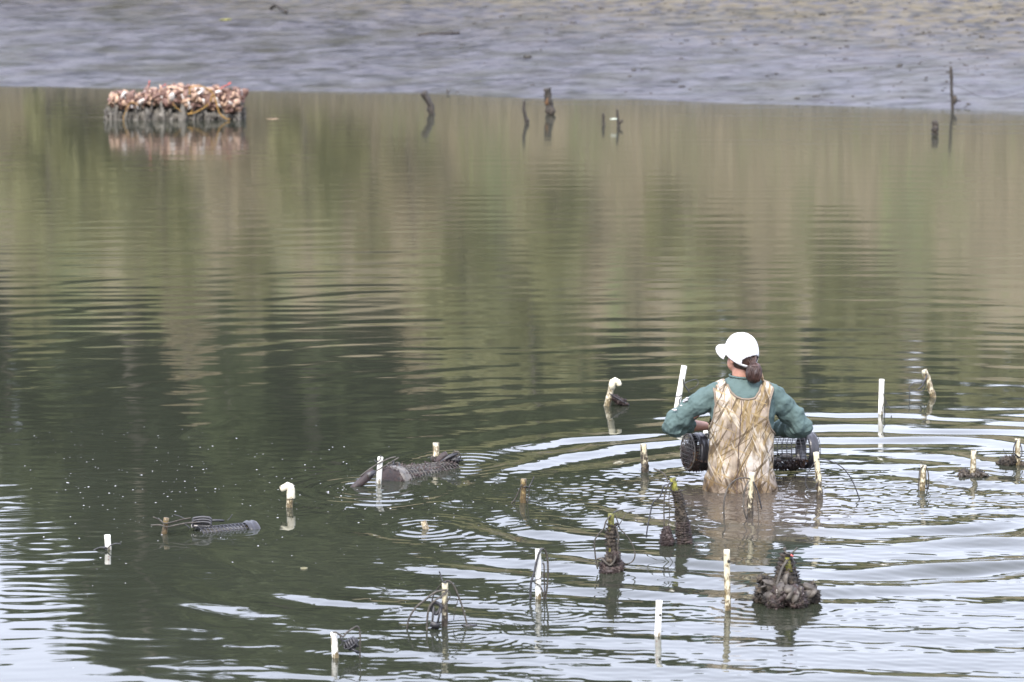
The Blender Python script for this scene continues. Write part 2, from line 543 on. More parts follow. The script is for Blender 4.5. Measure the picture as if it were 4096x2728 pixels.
def tree_meshes(name, h, crown_lo, rx, leaves, size, key, seed, cone=False):
    g = np.random.default_rng(seed); rd_ = random.Random(seed)
    tb_ = MB()
    pts = [Vector((0, 0, -.6))]
    for k in range(1, 9):
        t = k / 8
        pts.append(Vector((.025*h*math.sin(t*3 + seed), .02*h*math.sin(t*2.2 + seed*2), h * .95 * t)))
    tb_.tube(pts, [.022*h*(1 - .85*k/8) + .02 for k in range(9)], 8)
    clumps = []
    nl = 16 if not cone else 22
    for k in range(nl):
        t = (k + .5) / nl
        z = h * (crown_lo + (1 - crown_lo) * t)
        an = k * 2.4 + rd_.uniform(-.4, .4)
        prof = (1 - t) ** .6 * 1.0 + .16 if cone else math.sin(math.pi * (.12 + .80 * t)) ** .7
        L = rx * prof * rd_.uniform(.6, 1.05)
        base = Vector((.025*h*math.sin(t*3 + seed), .02*h*math.sin(t*2.2 + seed*2), z - L*.45))
        tip = base + Vector((L*math.cos(an), L*math.sin(an), L*(.15 if cone else .5)))
        tb_.tube([base, base.lerp(tip, .5) + Vector((0, 0, .06*L)), tip], [.006*h + .01, .004*h + .006, .006], 5)
        c = base.lerp(tip, .72)
        q = L * rd_.uniform(.34, .55)
        clumps.append(((c.x, c.y, c.z), (q*1.1, q*1.1, q*(.45 if cone else .8))))
        if not cone:
            c2 = base.lerp(tip, 1.0)
            clumps.append(((c2.x, c2.y, c2.z + q*.3), (q*.6, q*.6, q*.5)))
    V, Q = leaf_cloud(clumps, leaves, size, g)
    cm = np_mesh(name + '_crown', V, Q, False)
    cm.materials.append(LEAF[key])
    tm = tb_.mesh(name + '_trunk')
    tm.materials.append(BARK)
    return tm, cm
KINDS = {'pine': [tree_meshes('pine_tree', 15, .14, 3.6, 7000, .30, 'dark', s, True) for s in (1, 2)],
         'oak': [tree_meshes('oak_tree', 14, .10, 4.4, 8000, .30, 'green', s) for s in (3, 4)],
         'spring': [tree_meshes('young_tree', 8, .06, 2.3, 4600, .19, 'spring', s) for s in (5, 6)],
         'tan': [tree_meshes('bare_tree', 8, .08, 2.1, 3000, .16, 'tan', s) for s in (8, 9)]}
NAMES = {'pine': ('pine_tree', 'tall dark pine on the bluff mirrored in the creek'), 'oak': ('oak_tree', 'tall broad green tree on the bluff mirrored in the creek'),
         'spring': ('young_tree', 'young yellow green tree on the far bank mirrored in the creek'), 'tan': ('dry_leaved_tree', 'small tan leaved tree on the far bank mirrored in the creek')}
def plant(kind, x, y, h, i):
    tm, cm = KINDS[kind][i % 2]
    h0 = {'pine': 15, 'oak': 14, 'spring': 8, 'tan': 8}[kind]
    nm, lb = NAMES[kind]
    t = empty(nm, (x, y, ground_at(x, y) - .1), i * 1.9)
    t.scale = (h / h0 * (1 + .12 * math.sin(i * 2.3)),) * 2 + (h / h0,)
    tag(t, lb, 'tree', 'trees on the far bluff')
    link(bpy.data.objects.new('trunk', tm), t)
    link(bpy.data.objects.new('crown', cm), t)
TREES = []
g = np.random.default_rng(5)
# skyline: wanted top (metres over the water) at 100 m, against x there
SKX = [-40, -16, -14.3, -12.9, -9.2, -7, -2, 0.5, 4, 9, 16, 40]
SKZ = [17, 14.6, 15.2, 18.6, 23.0, 24.5, 21.5, 20.0, 18.2, 15.6, 15.0, 17]
i = 0
for x in np.arange(-40, 42, 2.1):
    y = 99 + g.uniform(-3, 3)
    x2 = x + g.uniform(-.8, .8)
    top = float(np.interp(x2, SKX, SKZ)) * (y / 100) + g.uniform(-.7, .5)
    plant('pine' if i % 3 != 1 else 'oak', x2, y, max(5, top - ground_at(x2, y)), i); i += 1
for x in np.arange(-39, 41, 2.3):
    y = 105 + g.uniform(-2, 2)
    x2 = x + g.uniform(-.8, .8)
    top = float(np.interp(x2 * 100 / y, SKX, SKZ)) * (y / 100) - g.uniform(.2, 1.6)
    plant('oak' if i % 3 else 'pine', x2, y, max(5, top - ground_at(x2, y)), i); i += 1
for x in np.arange(-36, 37, 7.3):
    y = 92 + g.uniform(-2, 2)
    x2 = x + g.uniform(-1, 1)
    top = min(13, float(np.interp(x2, SKX, SKZ)) * .88)
    plant('oak' if i % 2 else 'pine', x2, y, max(4, top * g.uniform(.72, 1.0) - ground_at(x2, y)), i); i += 1
# lower growth along the foot of the bluff: columns of fresh green and tan
for px, kind, h, yy in ((-700, 'spring', 6, 84), (-250, 'tan', 5, 82), (80, 'tan', 5.0, 83), (330, 'spring', 5.2, 81), (640, 'spring', 6.2, 83), (900, 'tan', 4.2, 80),
                        (1010, 'spring', 6.6, 86), (1330, 'tan', 5.6, 82), (1480, 'spring', 5.5, 84), (1640, 'tan', 5.0, 81),
                        (1850, 'spring', 8.2, 83), (2120, 'spring', 8.6, 85), (2330, 'tan', 6.2, 82), (2560, 'tan', 6.6, 83), (2760, 'spring', 6.4, 85),
                        (2980, 'tan', 6.2, 82), (3150, 'spring', 7.0, 84), (3420, 'spring', 6.6, 83), (3680, 'tan', 6.2, 82), (3950, 'spring', 6.8, 83), (2230, 'spring', 5.6, 80), (2660, 'spring', 4.6, 79.5), (2880, 'spring', 5.4, 80.5), (3300, 'spring', 4.8, 79.5), (3550, 'spring', 5.2, 80.5), (3820, 'spring', 5.0, 80), (200, 'spring', 4.6, 80), (1230, 'spring', 4.6, 80), (4300, 'tan', 6, 82), (4700, 'spring', 7, 83)):
    x = (px - 2048) / F_PX * yy
    plant(kind, x, yy, max(2.2, h * 1.0 + 1.0 - ground_at(x, yy)), i); i += 1
# thicket of low shrubs between them
for k in range(22):
    x2 = -21 + 46 * k / 22 + g.uniform(-.5, .5)
    yy = g.uniform(79, 90)
    kk = 'spring' if math.sin(x2 * .9) + .6 * math.sin(x2 * 2.1 + 1) + g.uniform(-.6, .6) > -.1 else 'tan'
    plant(kk, x2, yy, g.uniform(1.6, 3.0), i); i += 1
# rank marsh grass and wrack along the foot of the bluff
ng = 60000
gx = g.uniform(-40, 44, ng); gd = 19.0 + 9 * g.random(ng) ** 1.2
gd = gd - 1.2 * sstep(4, 12, gx)
gy = shore(gx) + gd
gz = ground_z(gx, gy)
hh = .22 + .33 * g.random(ng)
an = g.uniform(0, 6.28, ng)
wv = np.stack([np.cos(an), np.sin(an), np.zeros(ng)], 1) * .022
ln_ = np.stack([g.normal(size=ng) * .18, g.normal(size=ng) * .18, np.ones(ng)], 1) * hh[:, None]
B = np.stack([gx, gy, gz - .03], 1)
V = np.stack([B - wv, B + wv, B + ln_ * .6 + wv * .7, B + ln_], 1).reshape(-1, 3)
me = np_mesh('marsh_grass', V, np.arange(4 * ng).reshape(-1, 4), False)
me.materials.append(leaf_mat('marsh_grass', (.19, .165, .11), (.23, .20, .135), (.27, .23, .16)))
tag(link(bpy.data.objects.new('marsh_grass', me)), 'rank tan and green marsh grass at the top of the mud bank', 'grass', kind='stuff')
# ================================================================== MATERIALS OF THE THINGS
def pvc(name, z_clean, z_soft, grime, base=(.80, .79, .74), dark=.35, patch=9.0, rough=.45):
    """white plastic pipe; what grows on it thins out above the height z_clean over the water"""
    m, n, l, b = new_mat(name, rough)
    geo = n.new('ShaderNodeNewGeometry')
    sep = n.new('ShaderNodeSeparateXYZ')
    l.new(geo.outputs['Position'], sep.inputs['Vector'])
    t = tex(n, l, 'noise', patch * 4, 6, stretch=(1, 1, .55), rough=.7)
    hgt = math_node(n, l, 'MULTIPLY', math_node(n, l, 'SUBTRACT', z_clean, sep.outputs['Z']), 1.0 / z_soft)
    f = math_node(n, l, 'ADD', hgt, math_node(n, l, 'MULTIPLY', math_node(n, l, 'SUBTRACT', t.outputs['Fac'], .5), 5.5))
    rf = ramp(n, [(.35, (0, 0, 0)), (.62, (1, 1, 1))])
    l.new(math_node(n, l, 'ADD', math_node(n, l, 'MULTIPLY', f, .5), .25, True), rf.inputs['Fac'])
    tg = tex(n, l, 'noise', 55, 5)
    rg = ramp(n, grime)
    l.new(tg.outputs['Fac'], rg.inputs['Fac'])
    tb = tex(n, l, 'noise', 14, 3)
    rb = ramp(n, [(.35, base), (.75, tuple(c * .88 for c in base[:2]) + (base[2] * .74,))])
    l.new(tb.outputs['Fac'], rb.inputs['Fac'])
    mx = n.new('ShaderNodeMixRGB')
    l.new(rf.outputs['Color'], mx.inputs['Fac'])
    l.new(rb.outputs['Color'], mx.inputs['Color1'])
    l.new(rg.outputs['Color'], mx.inputs['Color2'])
    # black scars and borer marks
    tv = tex(n, l, 'noise', 30, 3, stretch=(1, 1, .6))
    rv = ramp(n, [(.60, (0, 0, 0)), (.66, (1, 1, 1))])
    l.new(tv.outputs['Fac'], rv.inputs['Fac'])
    m2 = n.new('ShaderNodeMixRGB')
    m2.inputs['Color2'].default_value = (.03, .026, .02, 1)
    l.new(math_node(n, l, 'MULTIPLY', math_node(n, l, 'MULTIPLY', rv.outputs['Color'], rf.outputs['Color']), dark), m2.inputs['Fac'])
    l.new(mx.outputs['Color'], m2.inputs['Color1'])
    l.new(m2.outputs['Color'], b.inputs['Base Color'])
    bp = n.new('ShaderNodeBump')
    bp.inputs['Strength'].default_value = .5
    bp.inputs['Distance'].default_value = .003
    l.new(math_node(n, l, 'MULTIPLY', tg.outputs['Fac'], rf.outputs['Color']), bp.inputs['Height'])
    l.new(bp.outputs['Normal'], b.inputs['Normal'])
    return m
G_TAN = [(.35, (.035, .026, .012)), (.5, (.12, .09, .042)), (.68, (.26, .21, .115))]
G_BROWN = [(.3, (.02, .014, .006)), (.5, (.075, .05, .018)), (.7, (.16, .11, .045))]
G_DARK = [(.3, (.010, .008, .006)), (.52, (.040, .031, .020)), (.72, (.13, .10, .06))]
G_GREEN = [(.3, (.03, .028, .015)), (.5, (.10, .085, .035)), (.66, (.36, .36, .06))]
M_CLEAN = pvc('white_plastic', .02, .10, G_TAN, dark=.6)
M_STAIN = pvc('stained_white_plastic', .14, .22, G_TAN, dark=.4)
M_HALF = pvc('half_fouled_plastic', .20, .14, G_DARK, dark=.8, base=(.52, .47, .34))
M_YELLOW = pvc('yellowed_plastic', .24, .24, G_TAN, base=(.52, .48, .37), dark=.9)
M_CRUST = pvc('crusted_white_plastic', .12, .14, G_TAN, base=(.56, .53, .43), dark=.9)
M_BROWN = pvc('brown_algae_plastic', .35, .3, G_BROWN, base=(.20, .15, .06), dark=.6)
M_MUD = noisy('muddy_growth', [(.34, (.006, .005, .0038)), (.5, (.022, .017, .0118)), (.68, (.075, .058, .040))], 28, .75, .6, 90)
M_GREENALG = noisy('yellow_green_algae', [(.35, (.025, .021, .010)), (.47, (.085, .082, .015)), (.60, (.19, .19, .028)), (.8, (.25, .22, .05))], 34, .7, .4, 90)
M_WEED = noisy('purple_brown_weed', [(.3, (.010, .006, .0055)), (.5, (.028, .0165, .0145)), (.72, (.060, .040, .032))], 20, .6, .4, 80)
M_STRAP = noisy('black_rubber', [(.3, (.010, .010, .012)), (.6, (.028, .028, .031)), (.75, (.075, .068, .058))], 24, .45, .3, 100)
M_STRAPMUD = noisy('muddy_strap', [(.3, (.015, .013, .010)), (.55, (.045, .039, .030)), (.75, (.10, .088, .07))], 30, .7, .5, 120)
M_CAGE = noisy('black_plastic_mesh', [(.3, (.010, .010, .012)), (.6, (.022, .022, .026)), (.78, (.05, .042, .036))], 18, .32, .2, 60)
M_CAGEMUD = noisy('silty_plastic_mesh', [(.3, (.025, .023, .020)), (.6, (.058, .052, .044)), (.78, (.11, .10, .085))], 18, .5, .2, 60)
M_RUST = noisy('orange_sponge', [(.3, (.04, .02, .009)), (.6, (.10, .05, .016)), (.8, (.17, .09, .03))], 30, .8, .5, 90)
M_RED = noisy('red_print', [(.3, (.55, .10, .09)), (.7, (.45, .13, .12))], 30, .6)
M_HOLE_SHADE = noisy('hole_shade', [(.3, (.008, .007, .006)), (.7, (.02, .017, .014))], 30, .8)  # near-black colour that paints the shade inside holes and bores
M_SHELLS = [noisy('white_shell', [(.3, (.34, .29, .25)), (.6, (.56, .53, .49)), (.8, (.25, .20, .16))], 14, .5, .4, 50),
            noisy('cream_shell', [(.3, (.18, .10, .065)), (.55, (.36, .245, .165)), (.8, (.46, .36, .27))], 14, .55, .4, 50),
            noisy('pink_brown_shell', [(.3, (.055, .028, .020)), (.55, (.15, .082, .060)), (.8, (.26, .165, .125))], 14, .6, .4, 50),
            noisy('dark_shell', [(.3, (.022, .018, .014)), (.55, (.062, .053, .042)), (.8, (.125, .11, .088))], 14, .6, .4, 50)]
M_REEF = noisy('grey_reef_mud', [(.3, (.022, .020, .016)), (.5, (.080, .073, .060)), (.72, (.17, .157, .132))], 9, .75, .6, 34, bdist=.03)
M_WOOD = noisy('wet_driftwood', [(.3, (.012, .0095, .007)), (.6, (.030, .024, .017)), (.8, (.07, .05, .03))], 10, .7, .6, 50, stretch=(1, 1, .3))
M_STONE = noisy('dark_stone', [(.3, (.015, .0145, .013)), (.7, (.04, .037, .031))], 8, .7, .5, 40)

# ================================================================== STAKES
def growth_jit(amp, seed, seg, power=1.0):
    def f(k, i):
        return amp * max(-.25, mnoise.noise(Vector((math.cos(6.283*i/seg) * 1.6, math.sin(6.283*i/seg) * 1.6, k * .55)) + Vector((seed * 7.3, seed * 2.1, 0))) * 1.6 + .25)
    return f
def strap(parent, pts, r=.0045, mat=None, name='strap', flat=.55, n=8):
    """pts in the frame of the parent"""
    P = spline(pts, n)
    r = r * 1.3
    return MB().tube(P, r, 6, flat=flat, jit=lambda k, i: .25 * mnoise.noise(Vector((k * .7, i * 2.0, len(P))))).build(name, mat or M_STRAP, parent)
def px_rel(root, pts):
    """places seen in the photograph at (px, py, metres beyond the stake) -> frame of the stake"""
    o = Vector(root.location)
    return [at(p[0], p[1], o.y + (p[2] if len(p) > 2 else 0)) - o for p in pts]
def pipe(parent, base, top, r, mat, jit=0.0, seed=1, hollow=True, bend=0.0, jit_hi=None, name='pipe'):
    """a pipe from 0.45 m under the water to its sawn-off top; base and top are relative to the parent"""
    base, top = Vector(base), Vector(top)
    d = (top - base)
    ln = d.length; dn = d.normalized()
    start = base - dn * .45
    nseg = max(14, int((ln + .45) / .02))
    side = dn.cross(Vector((0, 1, 0))).normalized()
    pts = [start.lerp(top, k / nseg) + side * bend * math.sin(math.pi * k / nseg) for k in range(nseg + 1)]
    seg = 16
    gj = growth_jit(jit, seed, seg)
    rad = []
    for k, p in enumerate(pts):
        rad.append(r)
    hi = top.z * (jit_hi if jit_hi is not None else .55)
    def jf(k, i):
        w = min(1.0, max(0.06, (hi - pts[k].z) / (.35 * max(.05, top.z)) + .5))
        return gj(k, i) * w
    mb = MB().tube(pts, rad, seg, cap1=not hollow, jit=jf if jit else None)
    if hollow:                       # the bore
        a = [top, top - dn * .10]
        mb2 = MB().tube([a[0] + dn * 0, a[1]], [r * .84, r * .84], seg, cap0=False, cap1=True)
        o = len(mb.v) - seg
        off = len(mb.v)
        mb.v += mb2.v
        # inner wall faces inwards
        for f in mb2.f: mb.f.append(tuple(i + off for i in reversed(f)))
        for i in range(seg):
            j = (i + 1) % seg
            mb.f.append((o + i, o + j, off + j, off + i))
    return mb.build(name, mat, parent)
GRP = 'pipe stakes in the oyster plot'
def stake(label, bpx, tpx, width_px, mat, jit=0.0, seed=1, hollow=True, bend=0.0, tilt_y=0.0, jit_hi=None, cat='pipe stake', name='pipe_stake'):
    w = wat(*bpx)
    root = empty(name, w)
    tag(root, label, cat, GRP)
    top = at(tpx[0], tpx[1], w.y + tilt_y) - w
    r = width_px / 2 / F_PX * w.y
    pipe(root, (0, 0, 0), top, r, mat, jit, seed, hollow, bend, jit_hi)
    root['r'] = r
    del root['r']
    return root, top, r
def wrap(parent, c, r, mat=None, turns=2, w=.006, name='strap'):
    c = Vector(c)
    pts = []
    for k in range(turns * 10 + 1):
        a = k * .6283
        pts.append(c + Vector((math.cos(a) * (r + .003), math.sin(a) * (r + .003), k * .0012)))
    return MB().tube(pts, w * .6, 6).build(name, mat or M_STRAP, parent)
def clump(parent, parts, mat, name='growth', seed=1, fuzz=0, fsize=.012, fmat=None):
    """lumps grown together: parts = (centre, radius, squash)"""
    rd_ = random.Random(seed)
    mb = MB()
    for k, (c, r, sq) in enumerate(parts):
        mb.blob(c, r, seed * 10 + k, .55, 2.9, 3, sq)
    if fuzz:
        def smp(q):
            c, r, sq = parts[q.randrange(len(parts))]
            d = Vector((q.gauss(0, 1), q.gauss(0, 1), q.gauss(0, 1))).normalized()
            return Vector(c) + Vector((d.x * sq[0], d.y * sq[1], d.z * sq[2])) * r * q.uniform(.9, 1.18), d
        mb.fuzz(smp, fuzz, fsize, rd_)
    return mb.build(name, mat, parent)
def shell_mesh(name, L, seed, mat):
    """cupped oyster shell, long and crooked"""
    rd_ = random.Random(seed)
    mb = MB()
    n = 11
    out = []
    for i in range(n):
        a = 6.283 * i / n
        rr_ = (1 + .16 * rd_.uniform(-1, 1)) * (1 - .28 * math.cos(a))
        out.append(Vector((math.cos(a) * .62 * rr_, math.sin(a) * .42 * rr_, .05 * rd_.uniform(-1, 1))))
    rings_ = []
    for s_, z in ((1, 0), (.72, .12), (.35, .20)):
        rings_.append([(p.x * s_ * L, p.y * s_ * L, (p.z * s_ + z + .03 * rd_.uniform(-1, 1)) * L) for p in out])
    rings_ = [[(x * .9, y * .9, z - .07 * L) for x, y, z in rings_[0]]] + rings_
    mb.rings(rings_)
    me = mb.mesh(name)
    me.materials.append(mat)
    return me
SHELL = [[shell_mesh('oyster_shell', .095, 10 * k + j, M_SHELLS[k]) for j in range(3)] for k in range(4)]
def put_shell(parent, kind, loc, normal, rd_, scale=1.0, name='oyster_shell'):
    o = bpy.data.objects.new(name, SHELL[kind][rd_.randrange(3)])
    link(o, parent)
    o.location = loc
    q = Vector(normal).to_track_quat('Z', 'Y') @ Euler((rd_.uniform(-.5, .5), rd_.uniform(-.5, .5), rd_.uniform(0, 6.28))).to_quaternion()
    o.rotation_euler = q.to_euler()
    o.scale = (scale * rd_.uniform(.8, 1.25), scale * rd_.uniform(.8, 1.2), scale * rd_.uniform(.8, 1.3))
    return o

# 1 white stake with red lettering, far left
s, t, r = stake('short white plastic stake with red print and a black tie, leftmost in the plot', (434, 2197), (429, 2140), 25, M_CLEAN, bend=.002)
strap(s, px_rel(s, [(483, 2176, -.02), (462, 2174, -.03), (444, 2181, -.03), (430, 2192, -.03), (420, 2192, -.02), (421, 2181, .0)]))
strap(s, px_rel(s, [(421, 2190, -.02), (400, 2190, -.02), (378, 2199, -.02), (362, 2209, -.02), (352, 2216, -.02)]), .005)
strap(s, px_rel(s, [(418, 2194, -.03), (424, 2190, -.035), (428, 2195, -.03), (420, 2197, -.03)]), .006)
def red_print(s, t, r, x_off, marks):
    mb = MB()
    for z, hgt, w in marks:
        for k in range(2):
            x = x_off + (k - .5) * w * .55
            pts = []
            for q in (0, 1):
                zz = z + q * hgt
                c = Vector(t) * (zz / t.z)
                pts.append(c + Vector((x, -math.sqrt(max(1e-8, (r * 1.015) ** 2 - x * x)), 0)))
            mb.tube(pts, .0009, 4)
        c = Vector(t) * ((z + hgt * .5) / t.z)
        mb.tube([c + Vector((x_off - w * .5, -math.sqrt((r * 1.015) ** 2 - (x_off - w * .5) ** 2), 0)), c + Vector((x_off + w * .5, -math.sqrt((r * 1.015) ** 2 - (x_off + w * .5) ** 2), 0))], .0009, 4)
    return mb.build('red_print', M_RED, s)
red_print(s, t, r, .006, [(.035, .010, .006), (.055, .009, .006), (.072, .005, .006)])

# 2 brown stake tied to the small cage
s, t, r = stake('brown algae covered stake roped to a small sunken cage, near the left edge', (657, 2134), (666, 2071), 22, M_BROWN, .25, 2, False)
strap(s, px_rel(s, [(604, 2101, -.02), (640, 2100, -.03), (668, 2107, -.03), (700, 2101, -.02), (735, 2094, 0), (770, 2090, .03), (800, 2089, .05)]), .006, M_STRAPMUD, 'rope')
strap(s, px_rel(s, [(613, 2068, .0), (640, 2080, .01), (655, 2092, -.02), (672, 2093, -.03), (705, 2085, 0), (735, 2077, .02), (762, 2073, .03)]), .006, M_STRAPMUD, 'rope')
strap(s, px_rel(s, [(695, 2059, .02), (715, 2064, .02), (738, 2074, .02), (746, 2078, .02)]), .003)
strap(s, px_rel(s, [(735, 2094, 0), (750, 2104, .0), (760, 2113, 0)]), .004)

# 3 white pipe with an elbow fitting
s, t, r = stake('stout stake capped with a white elbow fitting, left of the floating cage', (1157, 2028), (1163, 1958), 26, M_YELLOW, .12, 3, False)
mb = MB()
c = Vector(t)
R2 = 17 / F_PX * s.location.y
mb.tube([c + Vector((0, 0, -.055)), c + Vector((0, 0, -.05)), c + Vector((0, 0, 0)), c + Vector((-.004, -.001, .015)), c + Vector((-.02, -.004, .024)), c + Vector((-.035, -.008, .016)), c + Vector((-.058, -.014, .004)), c + Vector((-.060, -.014, .003))],
        [R2 * .96, R2, R2, R2 * .98, R2 * .9, R2 * .8, R2 * .72, R2 * .6], 16, jit=growth_jit(.10, 5, 16))
mb.build('elbow_fitting', M_CRUST, s)
MB().tube([c + Vector((-.0585, -.014, .0035)), c + Vector((-.063, -.0155, .001))], R2 * .5, 12).build('bore_shade_disc', M_HOLE_SHADE, s)  # dark disc on the closed spout, painted shade of its opening

# 4 white pipe in front of the floating cage
s, t, r = stake('clean white stake standing in front of the floating cage', (1514, 1931), (1522, 1828), 22, M_CLEAN)
strap(s, px_rel(s, [(1523, 1822, -.02), (1522, 1834, -.03), (1516, 1842, -.03), (1506, 1848, -.02), (1497, 1838, 0)]), .003)
# 5 hollow yellowed pipe beyond it
s, t, r = stake('open topped yellowed stake behind the floating cage', (1744, 1853), (1744, 1771), 26, M_YELLOW, .25, 5, jit_hi=.4)
MB().blob((0, -.005, .03), .03, 3, .4, 3, 2, (1.1, 1, .9)).build('growth', M_MUD, s)
# 6 stub
s, t, r = stake('short tilted stub of pipe inside its own rings of ripples', (1704, 2117), (1694, 2086), 25, M_YELLOW, .15, 6, False, tilt_y=.02)
# 7 brown stake with two black ties
s, t, r = stake('brown stake with cut ties at the left rim of the big ripple ring', (2092, 2010), (2095, 1915), 23, M_BROWN, .22, 7, False, jit_hi=.8)
strap(s, px_rel(s, [(2088, 1938, -.03), (2074, 1968, -.02), (2062, 1994, -.02), (2040, 2020, -.03), (2031, 2034, -.03)]), .0055, M_STRAPMUD)
strap(s, px_rel(s, [(2060, 1998, -.02), (2059, 2012, -.02), (2060, 2036, -.02)]), .004)
strap(s, px_rel(s, [(2136, 1908, .0), (2124, 1934, .0), (2114, 1950, -.02), (2104, 1946, -.03), (2094, 1950, -.03)]), .005)
strap(s, px_rel(s, [(2118, 1938, .0), (2115, 1975, .0), (2108, 2012, 0)]), .006, M_STRAPMUD)
# 8 patchy stake left of the wader
s, t, r = stake('white stake flaked with black growth, left of the wader and the cage', (2580, 1884), (2573, 1776), 26, M_HALF, .55, 8, False, jit_hi=.5)
# 9 leaning muddy stake
s, t, r = stake('tall leaning stake crusted with brown growth, left in front of the wader', (2738, 2172), (2690, 1912), 25, M_GREENALG, .35, 9, False, bend=-.012)
P = [Vector(t) * f + Vector((.012 * math.sin(3.14 * f), 0, 0)) for f in np.linspace(-.12, .80, 26)]
rs = [r * (1.95 - 1.0 * k / 25) for k in range(26)]
mb = MB().tube(P, rs, 18, jit=growth_jit(.45, 19, 18))
mb.fuzz(lambda q: (lambda k, a: (P[k] + Vector((math.cos(a), math.sin(a), 0)) * rs[k] * 1.12, (math.cos(a), math.sin(a), .2)))(q.randrange(26), q.uniform(0, 6.28)), 1100, .013, random.Random(3))
mb.build('growth', M_MUD, s)
MB().fuzz(lambda q: (lambda k, a: (P[k] + Vector((math.cos(a), math.sin(a), 0)) * rs[k] * 1.15, (math.cos(a), math.sin(a), .2)))(q.randrange(13), q.uniform(0, 6.28)), 700, .013, random.Random(5)).build('weed', M_WEED, s)
strap(s, px_rel(s, [(2690, 1930, -.02), (2672, 1938, -.03), (2655, 1945, -.03), (2640, 1985, -.03), (2612, 2010, -.03), (2600, 2060, -.03), (2590, 2110, -.04), (2585, 2150, -.04)]), .0058)
strap(s, px_rel(s, [(2672, 1930, -.02), (2660, 1900, .0), (2640, 1885, .0), (2614, 1874, .0)]), .004, M_STRAPMUD)
strap(s, px_rel(s, [(2680, 1930, -.04), (2664, 1960, -.04), (2656, 2010, -.04), (2657, 2110, -.05)]), .006, M_STRAPMUD)
strap(s, px_rel(s, [(2684, 1935, -.05), (2676, 1990, -.05), (2678, 2060, -.05), (2672, 2115, -.05)]), .004, M_STRAPMUD)
strap(s, px_rel(s, [(2704, 1930, .0), (2712, 1921, .0)]), .004)
c = px_rel(s, [(2666, 2150, -.05)])[0]
clump(s, [(c, .030, (1, 1, 1.2)), (c + Vector((0, 0, .035)), .018, (1, 1, 1.5)), (c + Vector((.004, 0, -.03)), .034, (1, 1, .9))], M_WEED, 'weed', 4, 500, .011)
# 10 yellow-green stake with a bird's nest of straps
s, t, r = stake('yellow green stake in a tangle of muddy loops, nearest left of the leaning stake', (2446, 2287), (2444, 2055), 25, M_GREENALG, .2, 10, False)
P = [Vector((.006 * math.sin(k * .9), 0, -.06 + .0215 * k)) for k in range(16)]
rs = [r * (1.9 - .055 * k + (.5 if k < 7 else 0)) for k in range(16)]
mb = MB().tube(P, rs, 16, jit=growth_jit(.6, 29, 16))
mb.fuzz(lambda q: (lambda k, a: (P[k] + Vector((math.cos(a), math.sin(a), 0)) * rs[k] * 1.15, (math.cos(a), math.sin(a), .2)))(q.randrange(16), q.uniform(0, 6.28)), 1000, .013, random.Random(8))
mb.build('growth', M_MUD, s)
clump(s, [((-.01, -.02, .01), .045, (1.2, 1, .8)), ((.03, 0, .03), .035, (1, 1, 1.2)), ((.02, -.02, .09), .022, (1, 1, 1.6)), ((-.035, -.015, .045), .018, (1.6, 1, .8))], M_WEED, 'weed', 6, 500, .011)
strap(s, px_rel(s, [(2444, 2060, -.02), (2424, 2085, -.03), (2416, 2112, -.03), (2396, 2135, -.02), (2378, 2165, -.02), (2380, 2210, -.02), (2384, 2245, -.02), (2390, 2275, -.02)]), .0052, M_STRAPMUD)
strap(s, px_rel(s, [(2450, 2058, .02), (2462, 2066, .02), (2472, 2090, .02), (2480, 2115, .02), (2500, 2135, .02), (2525, 2170, .02), (2540, 2215, .02), (2530, 2245, .02), (2505, 2255, .01), (2480, 2243, .0)]), .0052, M_STRAPMUD)
strap(s, px_rel(s, [(2452, 2052, 0), (2466, 2044, .0), (2480, 2040, .0)]), .005)
strap(s, px_rel(s, [(2470, 2110, .0), (2490, 2078, .0), (2508, 2052, .02), (2540, 2044, .03)]), .0035, M_STRAPMUD)
strap(s, px_rel(s, [(2464, 2110, -.02), (2474, 2150, -.03), (2470, 2190, -.03), (2478, 2235, -.03)]), .008, M_STRAPMUD)
strap(s, px_rel(s, [(2390, 2236, -.03), (2406, 2234, -.04), (2424, 2250, -.05), (2440, 2260, -.05), (2456, 2244, -.05), (2462, 2220, -.04)]), .008, M_STRAPMUD)
# 11 white stake with black straps each side
s, t, r = stake('white stake with a black strap hooked over its top, left of the green one', (2153, 2396), (2153, 2196), 24, M_STAIN, .12, 11, jit_hi=.25)
strap(s, px_rel(s, [(2172, 2194, -.0), (2160, 2202, -.03), (2148, 2240, -.03), (2137, 2290, -.03), (2126, 2325, -.03), (2122, 2360, -.03), (2122, 2400, -.03)]), .0058)
strap(s, px_rel(s, [(2164, 2192, -.01), (2178, 2200, .0), (2188, 2225, .0), (2192, 2270, .0), (2190, 2330, .0), (2184, 2380, .0), (2178, 2425, 0)]), .0062, M_STRAPMUD)
strap(s, px_rel(s, [(2124, 2325, -.03), (2140, 2322, -.04), (2166, 2310, -.04), (2172, 2290, -.03)]), .0045)
strap(s, px_rel(s, [(2170, 2250, .0), (2176, 2262, .0), (2177, 2310, .0), (2178, 2370, .0), (2172, 2410, 0)]), .0060, M_STRAPMUD)
strap(s, px_rel(s, [(2136, 2330, -.02), (2160, 2345, -.03), (2172, 2370, -.03), (2176, 2410, -.02)]), .004, M_STRAPMUD)
